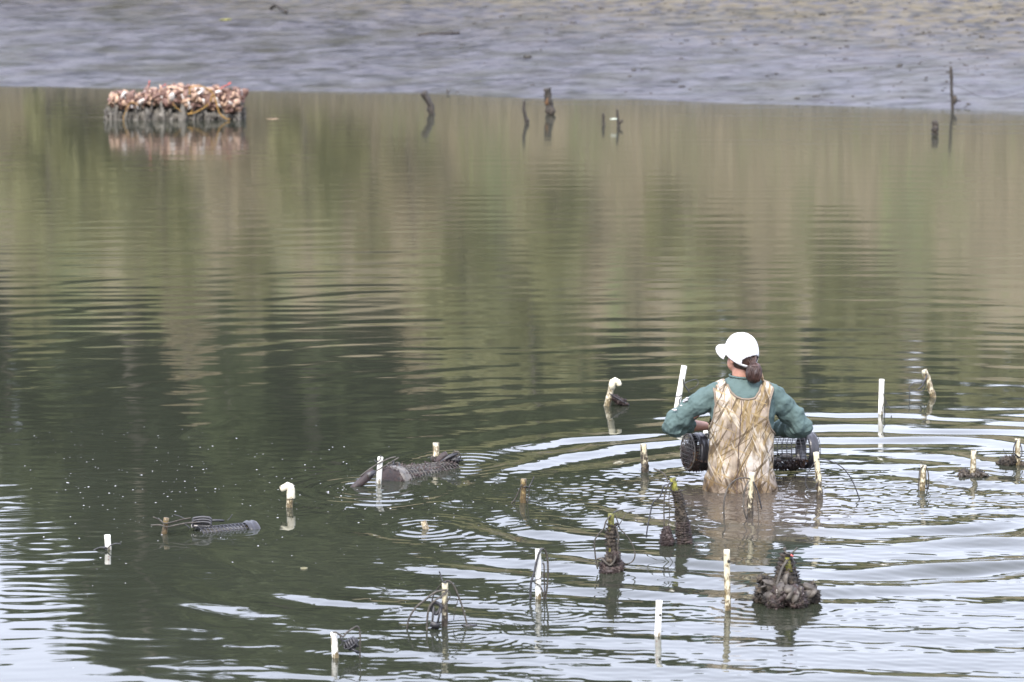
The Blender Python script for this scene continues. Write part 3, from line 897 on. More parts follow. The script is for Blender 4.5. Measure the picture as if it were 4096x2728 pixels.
# 12 stake with a fountain of straps
s, t, r = stake('spotted white stake under arching straps, with a black buckle hanging beside it', (1778, 2503), (1780, 2332), 25, M_HALF, .15, 12, jit_hi=.3)
strap(s, px_rel(s, [(1785, 2330, -.02), (1772, 2328, -.03), (1764, 2305, -.02), (1757, 2285, -.02)]), .005)
strap(s, px_rel(s, [(1778, 2328, .0), (1792, 2323, .0), (1812, 2338, .0), (1830, 2375, .0), (1850, 2430, .0), (1866, 2490, .0), (1874, 2538, .0), (1875, 2560, 0)]), .0068, M_STRAPMUD)
strap(s, px_rel(s, [(1788, 2360, -.03), (1765, 2362, -.04), (1735, 2372, -.05), (1700, 2400, -.06), (1662, 2432, -.06), (1636, 2475, -.06), (1627, 2520, -.06), (1627, 2550, -.06)]), .0068, M_STRAPMUD)
strap(s, px_rel(s, [(1768, 2335, .0), (1748, 2358, .02), (1732, 2385, .02), (1728, 2410, .02)]), .0045, M_STRAPMUD)
strap(s, px_rel(s, [(1790, 2362, -.04), (1770, 2382, -.06), (1742, 2400, -.07), (1722, 2420, -.08), (1712, 2450, -.08), (1708, 2500, -.08), (1706, 2535, -.08)]), .006, M_STRAPMUD)
strap(s, px_rel(s, [(1796, 2366, -.03), (1800, 2385, -.03), (1788, 2410, -.03), (1772, 2430, -.04)]), .004, M_STRAPMUD)
strap(s, px_rel(s, [(1832, 2400, .0), (1820, 2440, .0), (1814, 2480, .0)]), .003, M_STRAPMUD)
c = px_rel(s, [(1744, 2434, -.06), (1740, 2505, -.06)])
mb = MB().tube(spline([c[0] + Vector((-.020, 0, .025)), c[0] + Vector((-.024, 0, 0)), c[0] + Vector((0, 0, -.028)), c[0] + Vector((.024, 0, 0)), c[0] + Vector((.02, 0, .02)), c[0] + Vector((0, 0, .03)), c[0] + Vector((-.020, 0, .025))], 6), .009, 8)
mb.tube([c[0] + Vector((-.012, -.01, .012)), c[1] + Vector((-.014, -.01, .012))], .006, 6)
mb.tube([c[0] + Vector((.024, -.01, .0)), c[1] + Vector((.012, -.01, .012))], .006, 6)
mb.box(c[1] + Vector((0, -.01, .01)), (.024, .012, .014), Matrix.Rotation(.3, 3, 'Y'))
mb.tube([c[1], c[1] + Vector((-.004, 0, -.05))], .008, 6)
mb.tube([c[1], c[1] + Vector((-.05, 0, -.03))], .005, 6)
mb.build('buckle', M_STRAP, s)
clump(s, [((.125, .0, .002), .020, (1.8, 1, .4))], M_STRAP, 'float', 7)
# 13 stake with a black float
s, t, r = stake('white stake with a black strap and hanging float, lowest in the picture', (1342, 2629), (1335, 2529), 27, M_STAIN, .10, 13, jit_hi=.3)
strap(s, px_rel(s, [(1330, 2530, -.03), (1345, 2530, -.03), (1360, 2540, -.02), (1374, 2546, -.02), (1385, 2532, -.01), (1410, 2515, .0), (1428, 2506, .0), (1438, 2520, .0), (1441, 2560, .0), (1440, 2602, .0), (1440, 2630, 0)]), .006, M_STRAPMUD)
strap(s, px_rel(s, [(1360, 2540, -.02), (1366, 2560, -.02), (1390, 2568, .0)]), .006)
strap(s, px_rel(s, [(1372, 2548, -.02), (1368, 2575, -.02), (1356, 2585, -.02)]), .004)
c = px_rel(s, [(1406, 2574, .0)])[0]
e = Matrix.Rotation(R(62), 3, 'Y') @ Vector((0, 0, 1))
mb = MB()
for k in range(4):
    q0 = -.026 + .0135 * k
    mb.tube([c + e * q0, c + e * (q0 + .002), c + e * (q0 + .010), c + e * (q0 + .012)], [.024, .030, .030, .024], 14)
mb.tube([c + e * -.034, c + e * .036], .012, 8)
mb.tube([c + Vector((0, -.02, -.02)), c + Vector((.035, -.01, -.045))], .008, 6)
mb.build('float', M_STRAP, s)
strap(s, [c + Vector((-.035, -.005, .0)), c + Vector((-.03, -.025, -.02)), c + Vector((0, -.032, -.01)), c + Vector((.03, -.02, .015))], .004)
# 14 stake right in front of the wader
s, t, r = stake('pale yellow stake with thin arching ties, right in front of the wader', (2999, 2068), (3007, 1889), 23, M_HALF, .30, 14, False, jit_hi=.6)
strap(s, px_rel(s, [(3000, 1915, -.02), (2975, 1911, -.03), (2945, 1918, -.04), (2915, 1945, -.06), (2900, 1985, -.08), (2895, 2030, -.1), (2897, 2085, -.1)]), .0056, M_STRAPMUD)
strap(s, px_rel(s, [(2994, 1925, -.03), (2982, 1950, -.05), (2975, 1990, -.06), (2976, 2040, -.08), (2990, 2085, -.08)]), .0050, M_STRAPMUD)
strap(s, px_rel(s, [(3012, 1925, -.02), (3020, 1960, -.02), (3030, 2010, -.03), (3036, 2085, -.04)]), .0050, M_STRAPMUD)
strap(s, px_rel(s, [(3014, 1928, -.01), (3030, 1965, .0), (3040, 2005, .0), (3046, 2035, .0)]), .0062)
# 15 stake by the right end of the cage
s, t, r = stake('pale stake with a long bowed tie, at the right end of the held cage', (3281, 1997), (3264, 1809), 23, M_HALF, .35, 15, False, jit_hi=.5)
strap(s, px_rel(s, [(3272, 1836, -.02), (3300, 1838, .0), (3340, 1852, .0), (3375, 1875, .0), (3405, 1915, .0), (3425, 1960, .0), (3438, 1996, .0)]), .0050)
strap(s, px_rel(s, [(3262, 1845, -.03), (3245, 1870, -.03), (3228, 1900, -.03), (3222, 1930, -.03), (3232, 1955, -.03), (3256, 1955, -.03), (3270, 1930, -.03)]), .0042)
# 16 tall stake near
s, t, r = stake('tallest pale stake with a small hole near its top, right of centre', (2914, 2440), (2907, 2199), 25, M_YELLOW, .08, 16, bend=.004)
hp = Vector(t) * .815
MB().tube([hp + Vector((.008, -r * .8, 0)), hp + Vector((.009, -r * 1.02, 0))], .0085, 12).build('hole', M_HOLE_SHADE, s)  # dark plug on the uncut wall stands for the shaded hole
# 17 white stake with red marks
s, t, r = stake('clean white stake with red scale marks and a hole, bottom centre', (2631, 2542), (2637, 2402), 26, M_CLEAN)
hp = Vector(t) * .60
MB().tube([hp + Vector((.006, -r * .82, 0)), hp + Vector((.007, -r * 1.02, 0))], .007, 12).build('hole', M_HOLE_SHADE, s)  # solid dark plug, shade of the hole put into its colour
red_print(s, t, r, -.007, [(.02 + .014 * k, .004, .005) for k in range(8) if k != 4])
# 18 slanted white stake behind the left elbow
s, t, r = stake('slanted bright white stake behind the left elbow of the wader', (2708, 1628), (2737, 1463), 23, M_CLEAN, .05, 18, jit_hi=.2)
strap(s, px_rel(s, [(2732, 1515, -.02), (2737, 1540, -.02), (2748, 1555, -.01), (2757, 1570, .0)]), .007)
strap(s, px_rel(s, [(2735, 1535, .0), (2755, 1525, .05), (2785, 1518, .08), (2793, 1532, .08), (2780, 1550, .06), (2752, 1560, .03)]), .0032)
strap(s, px_rel(s, [(2722, 1592, -.03), (2716, 1605, -.03), (2722, 1620, -.03)]), .006)
wrap(s, Vector(t) * .25, r, turns=1)
# 19 elbow stake with black rag
s, t, r = stake('leaning stake with a bent white top and a dark rag of weed, behind the wader', (2428, 1623), (2449, 1530), 24, M_YELLOW, .30, 19, False, jit_hi=.5)
c = Vector(t)
MB().tube([c + Vector((-.006, 0, -.05)), c + Vector((0, 0, -.015)), c + Vector((.006, 0, .004)), c + Vector((.022, 0, .014)), c + Vector((.040, -.002, .006)), c + Vector((.048, -.003, -.014)), c + Vector((.050, -.003, -.024))], [r * 1.0, r * 1.15, r * 1.2, r * 1.1, r * .95, r * .9, r * .75], 14, jit=growth_jit(.12, 4, 14)).build('bent_top', M_CRUST, s)
cc = px_rel(s, [(2460, 1592, .0), (2480, 1605, .0), (2497, 1616, .0)])
clump(s, [(cc[0], .020, (1.2, .7, .9)), (cc[1], .024, (1.4, .7, .8)), (cc[2], .013, (1.6, .7, .6))], M_WEED, 'weed', 9, 300, .012)
strap(s, px_rel(s, [(2436, 1572, -.02), (2450, 1582, -.02), (2478, 1598, -.02), (2516, 1621, .0)]), .006)
# 20 tall white right
s, t, r = stake('tall clean white stake with a dark tie, right of the wader', (3523, 1656), (3527, 1517), 21, M_CLEAN, .04, 20)
strap(s, px_rel(s, [(3531, 1570, -.01), (3540, 1595, -.01), (3543, 1608, .0), (3538, 1640, 0), (3541, 1665, 0)]), .0042)
strap(s, px_rel(s, [(3541, 1602, .0), (3552, 1620, .0), (3567, 1646, .0)]), .004)
strap(s, px_rel(s, [(3541, 1603, -.02), (3532, 1622, -.02), (3526, 1650, -.02)]), .004, M_STRAPMUD)
# 21 bent stake far right
s, t, r = stake('crooked yellowed stake with a dark wire loop, farthest at the right', (3725, 1588), (3697, 1480), 22, M_YELLOW, .35, 21, False, bend=-.018, jit_hi=1.1)
strap(s, px_rel(s, [(3708, 1500, -.02), (3700, 1520, -.03), (3688, 1545, -.03), (3672, 1557, -.02)]), .006)
strap(s, px_rel(s, [(3697, 1530, -.02), (3660, 1530, -.02), (3640, 1545, -.02), (3636, 1558, -.02), (3655, 1565, -.02), (3690, 1565, -.02), (3702, 1540, -.02)]), .0045)
strap(s, px_rel(s, [(3640, 1560, -.02), (3639, 1575, -.02), (3638, 1592, -.02)]), .004)
# 22
s, t, r = stake('pale stake with muddy straps hanging on both sides, right of the bowed tie', (3688, 1962), (3694, 1860), 24, M_YELLOW, .15, 22, jit_hi=.3)
strap(s, px_rel(s, [(3694, 1862, -.02), (3680, 1880, -.02), (3676, 1910, -.02), (3673, 1960, -.02)]), .005, M_STRAPMUD)
strap(s, px_rel(s, [(3698, 1864, .0), (3708, 1875, .0), (3714, 1905, .0), (3713, 1955, .0)]), .006, M_STRAPMUD)
strap(s, px_rel(s, [(3702, 1870, .01), (3704, 1910, .01), (3709, 1960, .01)]), .005)
# 23
s, t, r = stake('yellowed stake between two low clumps of oysters, near the right edge', (3891, 1906), (3895, 1801), 22, M_YELLOW, .3, 23, jit_hi=.5)
clump(s, [((-.055, 0, .015), .036, (1, 1, .9)), ((.03, .0, .01), .036, (1.2, 1, .9)), ((.06, .01, .0), .028, (1.3, 1, .7)), ((-.02, -.02, .0), .03, (1.4, 1, .7))], M_MUD, 'growth', 11, 350, .010)
for k in range(5): put_shell(s, 3, (-.075 + .035 * k, -.03, .018), (.2, -1, .6), random.Random(k), .32)
# 24
s, t, r = stake('yellowed stake with straps and dark growth, cut by the right edge', (4071, 1860), (4070, 1754), 22, M_YELLOW, .25, 24, jit_hi=.4)
clump(s, [((-.07, 0, .02), .036, (1.2, 1, 1)), ((-.10, .02, .0), .030, (1.4, 1, .7)), ((-.03, 0, .03), .022, (1, 1, 1.2)), ((.04, 0, 0), .028, (1.2, 1, .7))], M_MUD, 'growth', 12, 400, .011)
strap(s, px_rel(s, [(4066, 1760, -.02), (4055, 1790, -.02), (4054, 1820, -.02), (4060, 1850, -.02)]), .005)
strap(s, px_rel(s, [(4074, 1760, .0), (4084, 1785, .0), (4088, 1815, .0), (4078, 1830, -.02), (4058, 1815, -.03)]), .005)
strap(s, px_rel(s, [(4013, 1796, .0), (4025, 1820, .0), (4040, 1850, .0)]), .0032)
# 25 small white pipe just showing behind the cage
s, t, r = stake('small white stake tip showing behind the held cage, under the left arm', (2822, 1745), (2823, 1700), 20, M_CLEAN)
# 26 mud-caked oyster mound
w = wat(3150, 2412)
s = empty('oyster_mound', w)
tag(s, 'cone of mud and live oysters grown over a stake, lower right', 'oyster mound')
u = 1 / F_PX * w.y
def rel(px, py, dy=0.0): return at(px, py, w.y + dy) - w
tp = rel(3145, 2215, .03)
P = [Vector((0, .03, -.1)).lerp(tp + Vector((0, 0, -.005)), k / 15) for k in range(16)]
rs = [.120 - .100 * (k / 15) ** .9 for k in range(16)]
mb = MB().tube(P, rs, 20, jit=growth_jit(.42, 33, 20))
mb.fuzz(lambda q: (lambda k, a: (P[k] + Vector((math.cos(a), math.sin(a), 0)) * rs[k] * 1.1, (math.cos(a), math.sin(a), .2)))(q.randrange(16), q.uniform(0, 6.28)), 1500, .015, random.Random(9))
mb.build('growth', M_MUD, s)
lumps = []
for px, py, rad, dy in ((3050, 2370, 34, 0), (3085, 2395, 36, -.05), (3065, 2330, 22, 0), (3095, 2345, 26, -.02), (3130, 2380, 42, -.09), (3175, 2385, 44, -.08), (3215, 2395, 34, -.03), (3240, 2375, 36, .0), (3258, 2390, 24, .0), (3245, 2350, 20, 0), (3100, 2410, 32, -.1), (3190, 2410, 34, -.1), (3042, 2318, 12, 0), (3028, 2395, 16, 0)):
    lumps.append((rel(3150 + (px - 3150) * .97, py, dy), rad * u, (1.0, 1, .95)))
clump(s, [(q0, q1 * .86, q2) for q0, q1, q2 in lumps], M_MUD, 'growth', 21, 2600, .014)
clump(s, [(a, b_ * 1.0, c_) for a, b_, c_ in lumps[4:6] + lumps[10:12]], M_WEED, 'weed', 23, 700, .012)
rd_ = random.Random(4)
for px, py, dy, kd, sc in ((3072, 2345, -.05, 3, .55), (3090, 2335, -.04, 3, .6), (3110, 2345, -.06, 3, .55), (3142, 2312, -.06, 3, .5), (3120, 2365, -.12, 3, .7), (3150, 2355, -.12, 3, .65), (3085, 2380, -.09, 3, .6), (3230, 2380, -.05, 3, .6),
                          (3232, 2345, -.03, 3, .5), (3252, 2370, -.04, 3, .55), (3058, 2350, -.04, 3, .5), (3200, 2360, -.09, 3, .45), (3212, 2372, -.08, 0, .3), (3108, 2374, -.12, 0, .25), (3160, 2385, -.14, 3, .5), (3180, 2395, -.14, 3, .45)):
    put_shell(s, kd, rel(3150 + (px - 3150) * .97, py, dy), (rd_.uniform(-1.2, 1.2), rd_.uniform(-1, .2), rd_.uniform(.0, 1.0)), rd_, sc * 1.25)
MB().tube([rel(3158, 2285, .0), rel(3152, 2250, .0), rel(3146, 2222, .02)], [.019, .016, .012], 10, jit=growth_jit(.3, 3, 10)).build('pipe', M_GREENALG, s)
strap(s, [rel(3168, 2232, -.01), rel(3176, 2252, -.01), rel(3172, 2275, -.01), rel(3180, 2300, -.01)], .005)
strap(s, [rel(3150, 2240, -.03), rel(3130, 2270, -.04), rel(3115, 2310, -.06), rel(3105, 2350, -.08)], .008, M_STRAPMUD)
strap(s, [rel(3135, 2198, .0), rel(3146, 2212, -.01), rel(3160, 2215, -.02), rel(3176, 2204, .0), rel(3190, 2190, .0)], .0055, M_STRAPMUD)
MB().blob(rel(3138, 2196, .0), .011, 3, .3, 2, 2).build('knot', M_STRAPMUD, s)
MB().box(rel(3168, 2222, -.03), (.008, .003, .004), Matrix.Rotation(.6, 3, 'Y')).build('red_tag', M_RED, s)
# ================================================================== CAGES
def cage(root, M, L, rad, nbar, nhoop, collars, end_grid, mat=None, wire=.0022):
    """round mesh cage along local x of the matrix M; collars = list of (x0, x1, radius factor)"""
    mat = mat or M_CAGE
    T = lambda x, a, q: M @ Vector((x, q * math.cos(a), q * math.sin(a)))
    mb = MB()
    for k in range(nbar):
        a = 6.283 * k / nbar
        mb.tube([T(-L/2, a, rad), T(0, a, rad), T(L/2, a, rad)], wire, 4)
    for k in range(nhoop + 1):
        x = -L/2 + L * k / nhoop
        pts = [T(x, 6.2832 * i / 28, rad) for i in range(29)]
        mb.tube(pts, wire, 4)
    o = mb.build('wire_mesh', mat, root)
    tag(o, kind='stuff')
    for x0, x1, f in collars:
        mb = MB()
        prof = [(x0, .93), (x0 + (x1-x0)*.08, 1.0), (x0 + (x1-x0)*.3, 1.05), (x0 + (x1-x0)*.38, 1.02), (x0 + (x1-x0)*.62, 1.02), (x0 + (x1-x0)*.7, 1.05), (x0 + (x1-x0)*.92, 1.0), (x1, .93)]
        rings_ = [[T(x, 6.2832 * i / 32, rad * f * q * (1 + .02 * mnoise.noise(Vector((i * .5, x * 30, 1))))) for i in range(32)] for x, q in prof]
        inner = [[T(x, 6.2832 * i / 32, rad * f * .90) for i in range(32)] for x in (x1, x0)]
        mb.rings(rings_ + inner + [rings_[0]], False, False)
        mb.build('float_collar', mat, root)
    for x in end_grid:
        mb = MB()
        nb = 9
        for k in range(nb):
            q = -rad + 2 * rad * (k + .5) / nb
            hh = math.sqrt(max(0, rad * rad - q * q))
            if hh < .01: continue
            mb.tube([M @ Vector((x, q, -hh)), M @ Vector((x, q, hh))], wire * 1.4, 4)
            mb.tube([M @ Vector((x, -hh, q * 1.0)), M @ Vector((x, hh, q))], wire * 1.4, 4)
        mb.tube([T(x, 6.2832 * i / 32, rad) for i in range(33)], .006, 6)
        o = mb.build('end_grid', M_CAGEMUD, root)
        tag(o, kind='stuff')
def cage_weed(root, M, L, rad, n, x0, x1, a0, a1, seed, mat=None, size=.016, name='weed'):
    def smp(q):
        a = q.uniform(a0, a1); x = q.uniform(x0, x1)
        d = M.to_3x3() @ Vector((0, math.cos(a), math.sin(a)))
        return M @ Vector((x, rad * q.uniform(.92, 1.06) * math.cos(a), rad * q.uniform(.92, 1.06) * math.sin(a))), d
    return tag(MB().fuzz(smp, n, size, random.Random(seed)).build(name, mat or M_WEED, root), kind='stuff')

# the cage in the wader's hands
A, Bq = at(2752, 1806, PERSON.y + .28), at(3252, 1800, PERSON.y + .58)
mid = (A + Bq) / 2
root = empty('oyster_cage', (mid.x, mid.y, 0))
tag(root, 'black round mesh oyster cage held across the front by the wader', 'oyster cage')
ax = (Bq - A); LC = ax.length
q = ax.normalized().to_track_quat('X', 'Z')
MC = Matrix.Translation(mid - root.location) @ q.to_matrix().to_4x4()
RC = .112
cage(root, MC, LC, RC, 30, 26, [(-LC/2 + .04, -LC/2 + .105, 1.03), (LC/2 - .075, LC/2 - .005, 1.03)], [-LC/2])
cage_weed(root, MC, LC, RC, 1500, -LC/2, LC/2 - .1, 3.5, 5.9, 3)
cage_weed(root, MC, LC, RC * .85, 500, -LC/2, -LC/2 + .12, 2.6, 6.6, 4)
cage_weed(root, MC, LC, RC * .9, 200, LC/2 - .16, LC/2 - .05, 3.6, 5.4, 5, M_RUST, .014, 'sponge')
cage_weed(root, MC, LC, RC * .9, 110, -LC/2 - .004, -LC/2 + .02, 3.0, 5.4, 6, M_RUST, .014, 'sponge')
def smp_end(q):
    a, rr_ = q.uniform(2.7, 6.6), RC * math.sqrt(q.random())
    return MC @ Vector((-LC/2 + q.uniform(-.004, .02), rr_ * math.cos(a), min(rr_ * math.sin(a), .02))), MC.to_3x3() @ Vector((-1, 0, 0))
MB().fuzz(smp_end, 300, .011, random.Random(12)).build('weed', M_WEED, root)
mb = MB()
for k in range(46):              # oysters lying in the cage
    rr_ = random.Random(k)
    mb.blob(MC @ Vector((rr_.uniform(-LC/2 + .14, LC/2 - .12), rr_.uniform(-.06, .06), rr_.uniform(-.095, -.03))), rr_.uniform(.02, .034), k, .35, 2, 1, (1.4, 1, .6))
o = mb.build('oysters', M_SHELLS[3], root); tag(o, kind='stuff')
MB().tube(spline([MC @ Vector((-.26, 0, RC * 1.05)), MC @ Vector((-.22, 0, RC * 1.35)), MC @ Vector((-.14, -.01, RC * 1.3)), MC @ Vector((-.10, 0, RC * 1.02))], 6), .006, 6).build('handle', M_STRAP, root)

M_WIRE = noisy('silt_coated_wire', [(.3, (.05, .046, .039)), (.6, (.11, .10, .085)), (.78, (.18, .165, .14))], 18, .5, .2, 60)
# the cage floating left of centre
A, Bq = wat(1568, 1917) + Vector((0, 0, -.042)), wat(1800, 1862) + Vector((0, 0, -.088))
mid = (A + Bq) / 2
root = empty('oyster_cage', (mid.x, mid.y, 0))
tag(root, 'half sunk black mesh cage with a domed end, floating left of centre', 'oyster cage')
ax = Bq - A; L2 = ax.length
M2 = Matrix.Translation(mid - root.location) @ ax.normalized().to_track_quat('X', 'Z').to_matrix().to_4x4()
cage(root, M2, L2, .115, 24, 19, [(-L2/2 - .02, -L2/2 + .075, 1.05)], [], M_WIRE, .0026)
mb = MB()
rings_ = [[M2 @ Vector((-L2/2 - .02 - .012 * math.sin(p), .116 * math.cos(p) * math.cos(6.2832*i/28), .116 * math.cos(p) * math.sin(6.2832*i/28))) for i in range(28)] for p in (0, .3, .6, .9, 1.2, 1.45)]
mb.rings(rings_)
mb.build('end_cap', noisy('rusty_dark_cap', [(.38, (.008, .007, .007)), (.52, (.030, .016, .013)), (.7, (.007, .007, .008))], 26, .45, .4, 70), root)
cage_weed(root, M2, L2, .113, 350, -L2/2 - .03, -L2/2 + .03, .4, 2.8, 9, None, .009)
P0, P1 = at(1404, 1960, A.y - .28) - root.location, at(1492, 1886, A.y - .16) - root.location
MB().tube([P0, P0.lerp(P1, .3), P0.lerp(P1, .7), P1], [.018, .024, .026, .022], 10, jit=growth_jit(.25, 6, 10)).build('float_bar', M_WEED, root)
MB().tube([P0.lerp(P1, .75) + Vector((0, -.02, .004)), P1 + Vector((.01, -.012, .0))], [.020, .016], 10).build('float_cap', M_STRAP, root)
strap(root, [P0.lerp(P1, .5) + Vector((-.01, 0, .03)), P1 + Vector((.0, 0, .03)), P1 + Vector((.09, .02, .075)), P1 + Vector((.14, .05, .085))], .005, M_STRAPMUD, 'rope')
strap(root, [P0.lerp(P1, .6) + Vector((.01, 0, .02)), P1 + Vector((.04, 0, .015)), P1 + Vector((.11, .02, .055)), P1 + Vector((.16, .05, .08))], .005, M_STRAPMUD, 'rope')
c = at(1572, 1868, A.y + .12) - root.location
clump(root, [(c, .020, (1.6, 1, .9)), (c + Vector((.02, 0, -.018)), .018, (1.4, 1, .8)), (c + Vector((-.02, 0, -.02)), .016, (1.4, 1, .8))], M_STRAP, 'tangle', 15, 60, .02)
for k in range(4):
    rr_ = random.Random(k)
    strap(root, [c + Vector((-.03 + .02 * k, 0, .0)), c + Vector((rr_.uniform(-.04, .04), 0, .03)), c + Vector((.03 - .01 * k, .0, .0))], .004, M_STRAPMUD, 'rope')
c = at(1450, 1958, A.y - .30) - root.location
MB().blob(c + Vector((0, 0, -.060)), .070, 5, .10, 1.5, 3, (1.6, 1, .9)).build('sunken_float', M_CAGE, root)
MB().box(at(1385, 1955, A.y - .15) - root.location, (.010, .004, .006), Matrix.Rotation(-.5, 3, 'Y')).build('white_tag', M_SHELLS[0], root)

MB().rings([[M2 @ Vector((x, .100 * math.cos(6.2832*i/24), .100 * math.sin(6.2832*i/24))) for i in range(24)] for x in (-L2/2 + .02, L2/2 - .02)]).build('inner_drum', noisy('dark_interior_shade', [(.3, (.008, .007, .006)), (.7, (.022, .018, .014))], 12, .4), root)  # closed dark drum added to stand in for shade inside the cage
cage_weed(root, M2, L2, .118, 170, -L2/2 + .03, L2/2, .2, 3.0, 29, M_WEED, .016)
cage_weed(root, M2, L2, .116, 160, -L2/2 - .02, L2/2, .3, 2.9, 19, M_MUD, .010)
c = at(1440, 1950, A.y - .18) - root.location
o = clump(root, [(c + Vector((x, y_, -.012)), r9, (1.5, 1, .8)) for x, y_, r9 in ((-.06, 0, .016), (-.02, -.02, .020), (.02, .0, .018))], M_WEED, 'weed', 61, 700, .014); tag(o, kind='stuff')

# gear tied behind the open topped stake
w = wat(1775, 1862)
root = empty('cage_float', w)
tag(root, 'dark weedy float and rope ends beside the open topped stake', 'float')
r_ = lambda px, py, dy=0.0: at(px, py, w.y + dy) - w
MB().tube([r_(1745, 1862), r_(1756, 1845), r_(1772, 1826), r_(1788, 1815)], [.014, .020, .022, .018], 10, jit=growth_jit(.35, 8, 10)).build('float_bar', M_WEED, root)
MB().tube([r_(1762, 1850, -.03), r_(1790, 1830, -.02), r_(1830, 1812)], [.010, .012, .008], 8, jit=growth_jit(.3, 9, 8)).build('float_bar', M_STRAP, root)
for pts in ([(1790, 1835), (1812, 1812), (1830, 1806), (1842, 1818)], [(1788, 1840), (1820, 1826), (1836, 1822)], [(1776, 1852), (1812, 1842), (1834, 1834), (1820, 1850)], [(1814, 1800), (1828, 1812), (1838, 1822)]):
    strap(root, [r_(*p) for p in pts], .0055, M_STRAPMUD, 'rope')
clump(root, [(r_(1822, 1838), .022, (1.6, 1, .8)), (r_(1798, 1856), .024, (1.9, 1, .6)), (r_(1762, 1868), .022, (1.8, 1, .5))], M_STRAP, 'tangle', 31, 90, .018)

# the small cage roped to the brown stake
A, Bq = wat(845, 2122), wat(965, 2112)
mid = (A + Bq) / 2 + Vector((0, 0, -.074))
root = empty('oyster_cage', (mid.x, mid.y, 0))
tag(root, 'small black cage nearly awash, roped to the brown stake at the left', 'oyster cage')
ax = Vector((.30, .16, .0)); L3 = .34
M3 = Matrix.Translation(mid - root.location) @ ax.normalized().to_track_quat('X', 'Z').to_matrix().to_4x4()
cage(root, M3, L3, .10, 20, 14, [(L3/2 - .05, L3/2 + .02, 1.08)], [], M_CAGE, .003)
rings_ = [[M3 @ Vector((x, .088 * q * math.cos(6.2832*i/24), .088 * q * math.sin(6.2832*i/24))) for i in range(24)] for x, q in ((-L3/2, .7), (-L3/2 + .02, 1), (L3/2 - .02, 1), (L3/2, .7))]
MB().rings(rings_).build('inner_drum', noisy('wet_black_liner', [(.3, (.03, .028, .022)), (.7, (.07, .062, .045))], 12, .25), root)
c = [at(px, py, mid.y - .02) - root.location for px, py in ((772, 2078), (838, 2076), (842, 2088), (776, 2092))]
for k in range(3):
    dz = Vector((0, -.012 * k, .007 - .012 * k))
    strap(root, [c[0] + dz, c[0].lerp(c[1], .5) + dz + Vector((0, 0, .006)), c[1] + dz, c[2] + dz, c[2].lerp(c[3], .5) + dz, c[3] + dz, c[0] + dz], .0065, M_STRAP, 'bungee', .8)
MB().tube([c[1] + Vector((0, 0, -.01)), c[1] + Vector((.04, .02, -.012)), c[1] + Vector((.08, .05, -.02))], .007, 6).build('bungee', M_STRAP, root)
strap(root, [at(910, 2082, mid.y) - root.location, at(920, 2072, mid.y) - root.location, at(929, 2058, mid.y) - root.location], .004)
MB().tube([at(766, 2105, mid.y - .04) - root.location, at(815, 2100, mid.y - .02) - root.location], .010, 6).build('foam_strip', M_SHELLS[0], root)

# ================================================================== SHELL BAGS ON THE REEF
base = wat(690, 478)
Yb = base.y
reef = empty('oyster_reef', base)
tag(reef, 'grey muddy oyster reef standing out of the water under the shell bags', 'oyster reef')
rd_ = random.Random(21)
upx = Yb / F_PX
for k in range(96):
    f = rd_.random()
    row = k % 3
    px = 428 + (k / 95.0) * 535 + rd_.uniform(-8, 8)
    dy = (-.12, .10, .32)[row] + rd_.uniform(-.08, .08)
    if px < 450 or px > 945: hgt = rd_.uniform(.10, .2)
    else: hgt = rd_.choice((rd_.uniform(.08, .18), rd_.uniform(.16, .30)))
    b0 = Vector((at(px, 478, Yb + dy).x - base.x, dy, 0))
    lean = Vector((rd_.uniform(-.07, .07), rd_.uniform(-.03, .03), 0))
    n_ = 9
    pts = [b0 + lean * (j / n_) + Vector((0, 0, -.2 + (hgt + .2) * j / n_)) for j in range(n_ + 1)]
    r0 = rd_.choice((rd_.uniform(.015, .028), rd_.uniform(.025, .06)))
    mb = MB().tube(pts, [r0 * (1.35 - .75 * j / n_) for j in range(n_ + 1)], 9, jit=growth_jit(.55, k, 9))
    def smp(q, pts=pts, r0=r0):
        j = q.randrange(4, len(pts)); a_ = q.uniform(0, 6.28)
        return pts[j] + Vector((math.cos(a_), math.sin(a_), 0)) * r0 * (1.3 - .7 * j / 9), (math.cos(a_), math.sin(a_), q.uniform(.2, 1.2))
    mb.fuzz(smp, 16, .034, rd_)
    mb.build('oyster_column', M_REEF, reef, smooth=k % 2 == 0)
clump(reef, [(Vector((x, .1, .02)), .16, (1.2, 1.6, .9)) for x in np.linspace(-.8, .8, 9)], M_REEF, 'reef_core', 41)
M_NET = noisy('brown_netting', [(.3, (.05, .024, .018)), (.7, (.11, .06, .045))], 20, .7)
M_TIE = noisy('orange_red_tie', [(.3, (.42, .05, .03)), (.7, (.55, .10, .05))], 10, .45)
BAGS = [(505, 405, .24, .19, .135, 'flat shell bag with pale shells at the left end of the reef', 0),
        (612, 392, .21, .20, .125, 'brownish shell bag, second from the left on the reef', .1),
        (695, 388, .19, .22, .17, 'shell bag with an upright orange tie, third from the left', .0),
        (775, 395, .20, .22, .185, 'palest shell bag in the middle of the reef', -.05),
        (862, 398, .20, .22, .185, 'shell bag circled by the yellow rope', .02),
        (930, 408, .145, .24, .185, 'round reddish shell bag at the right end of the reef', 0)]
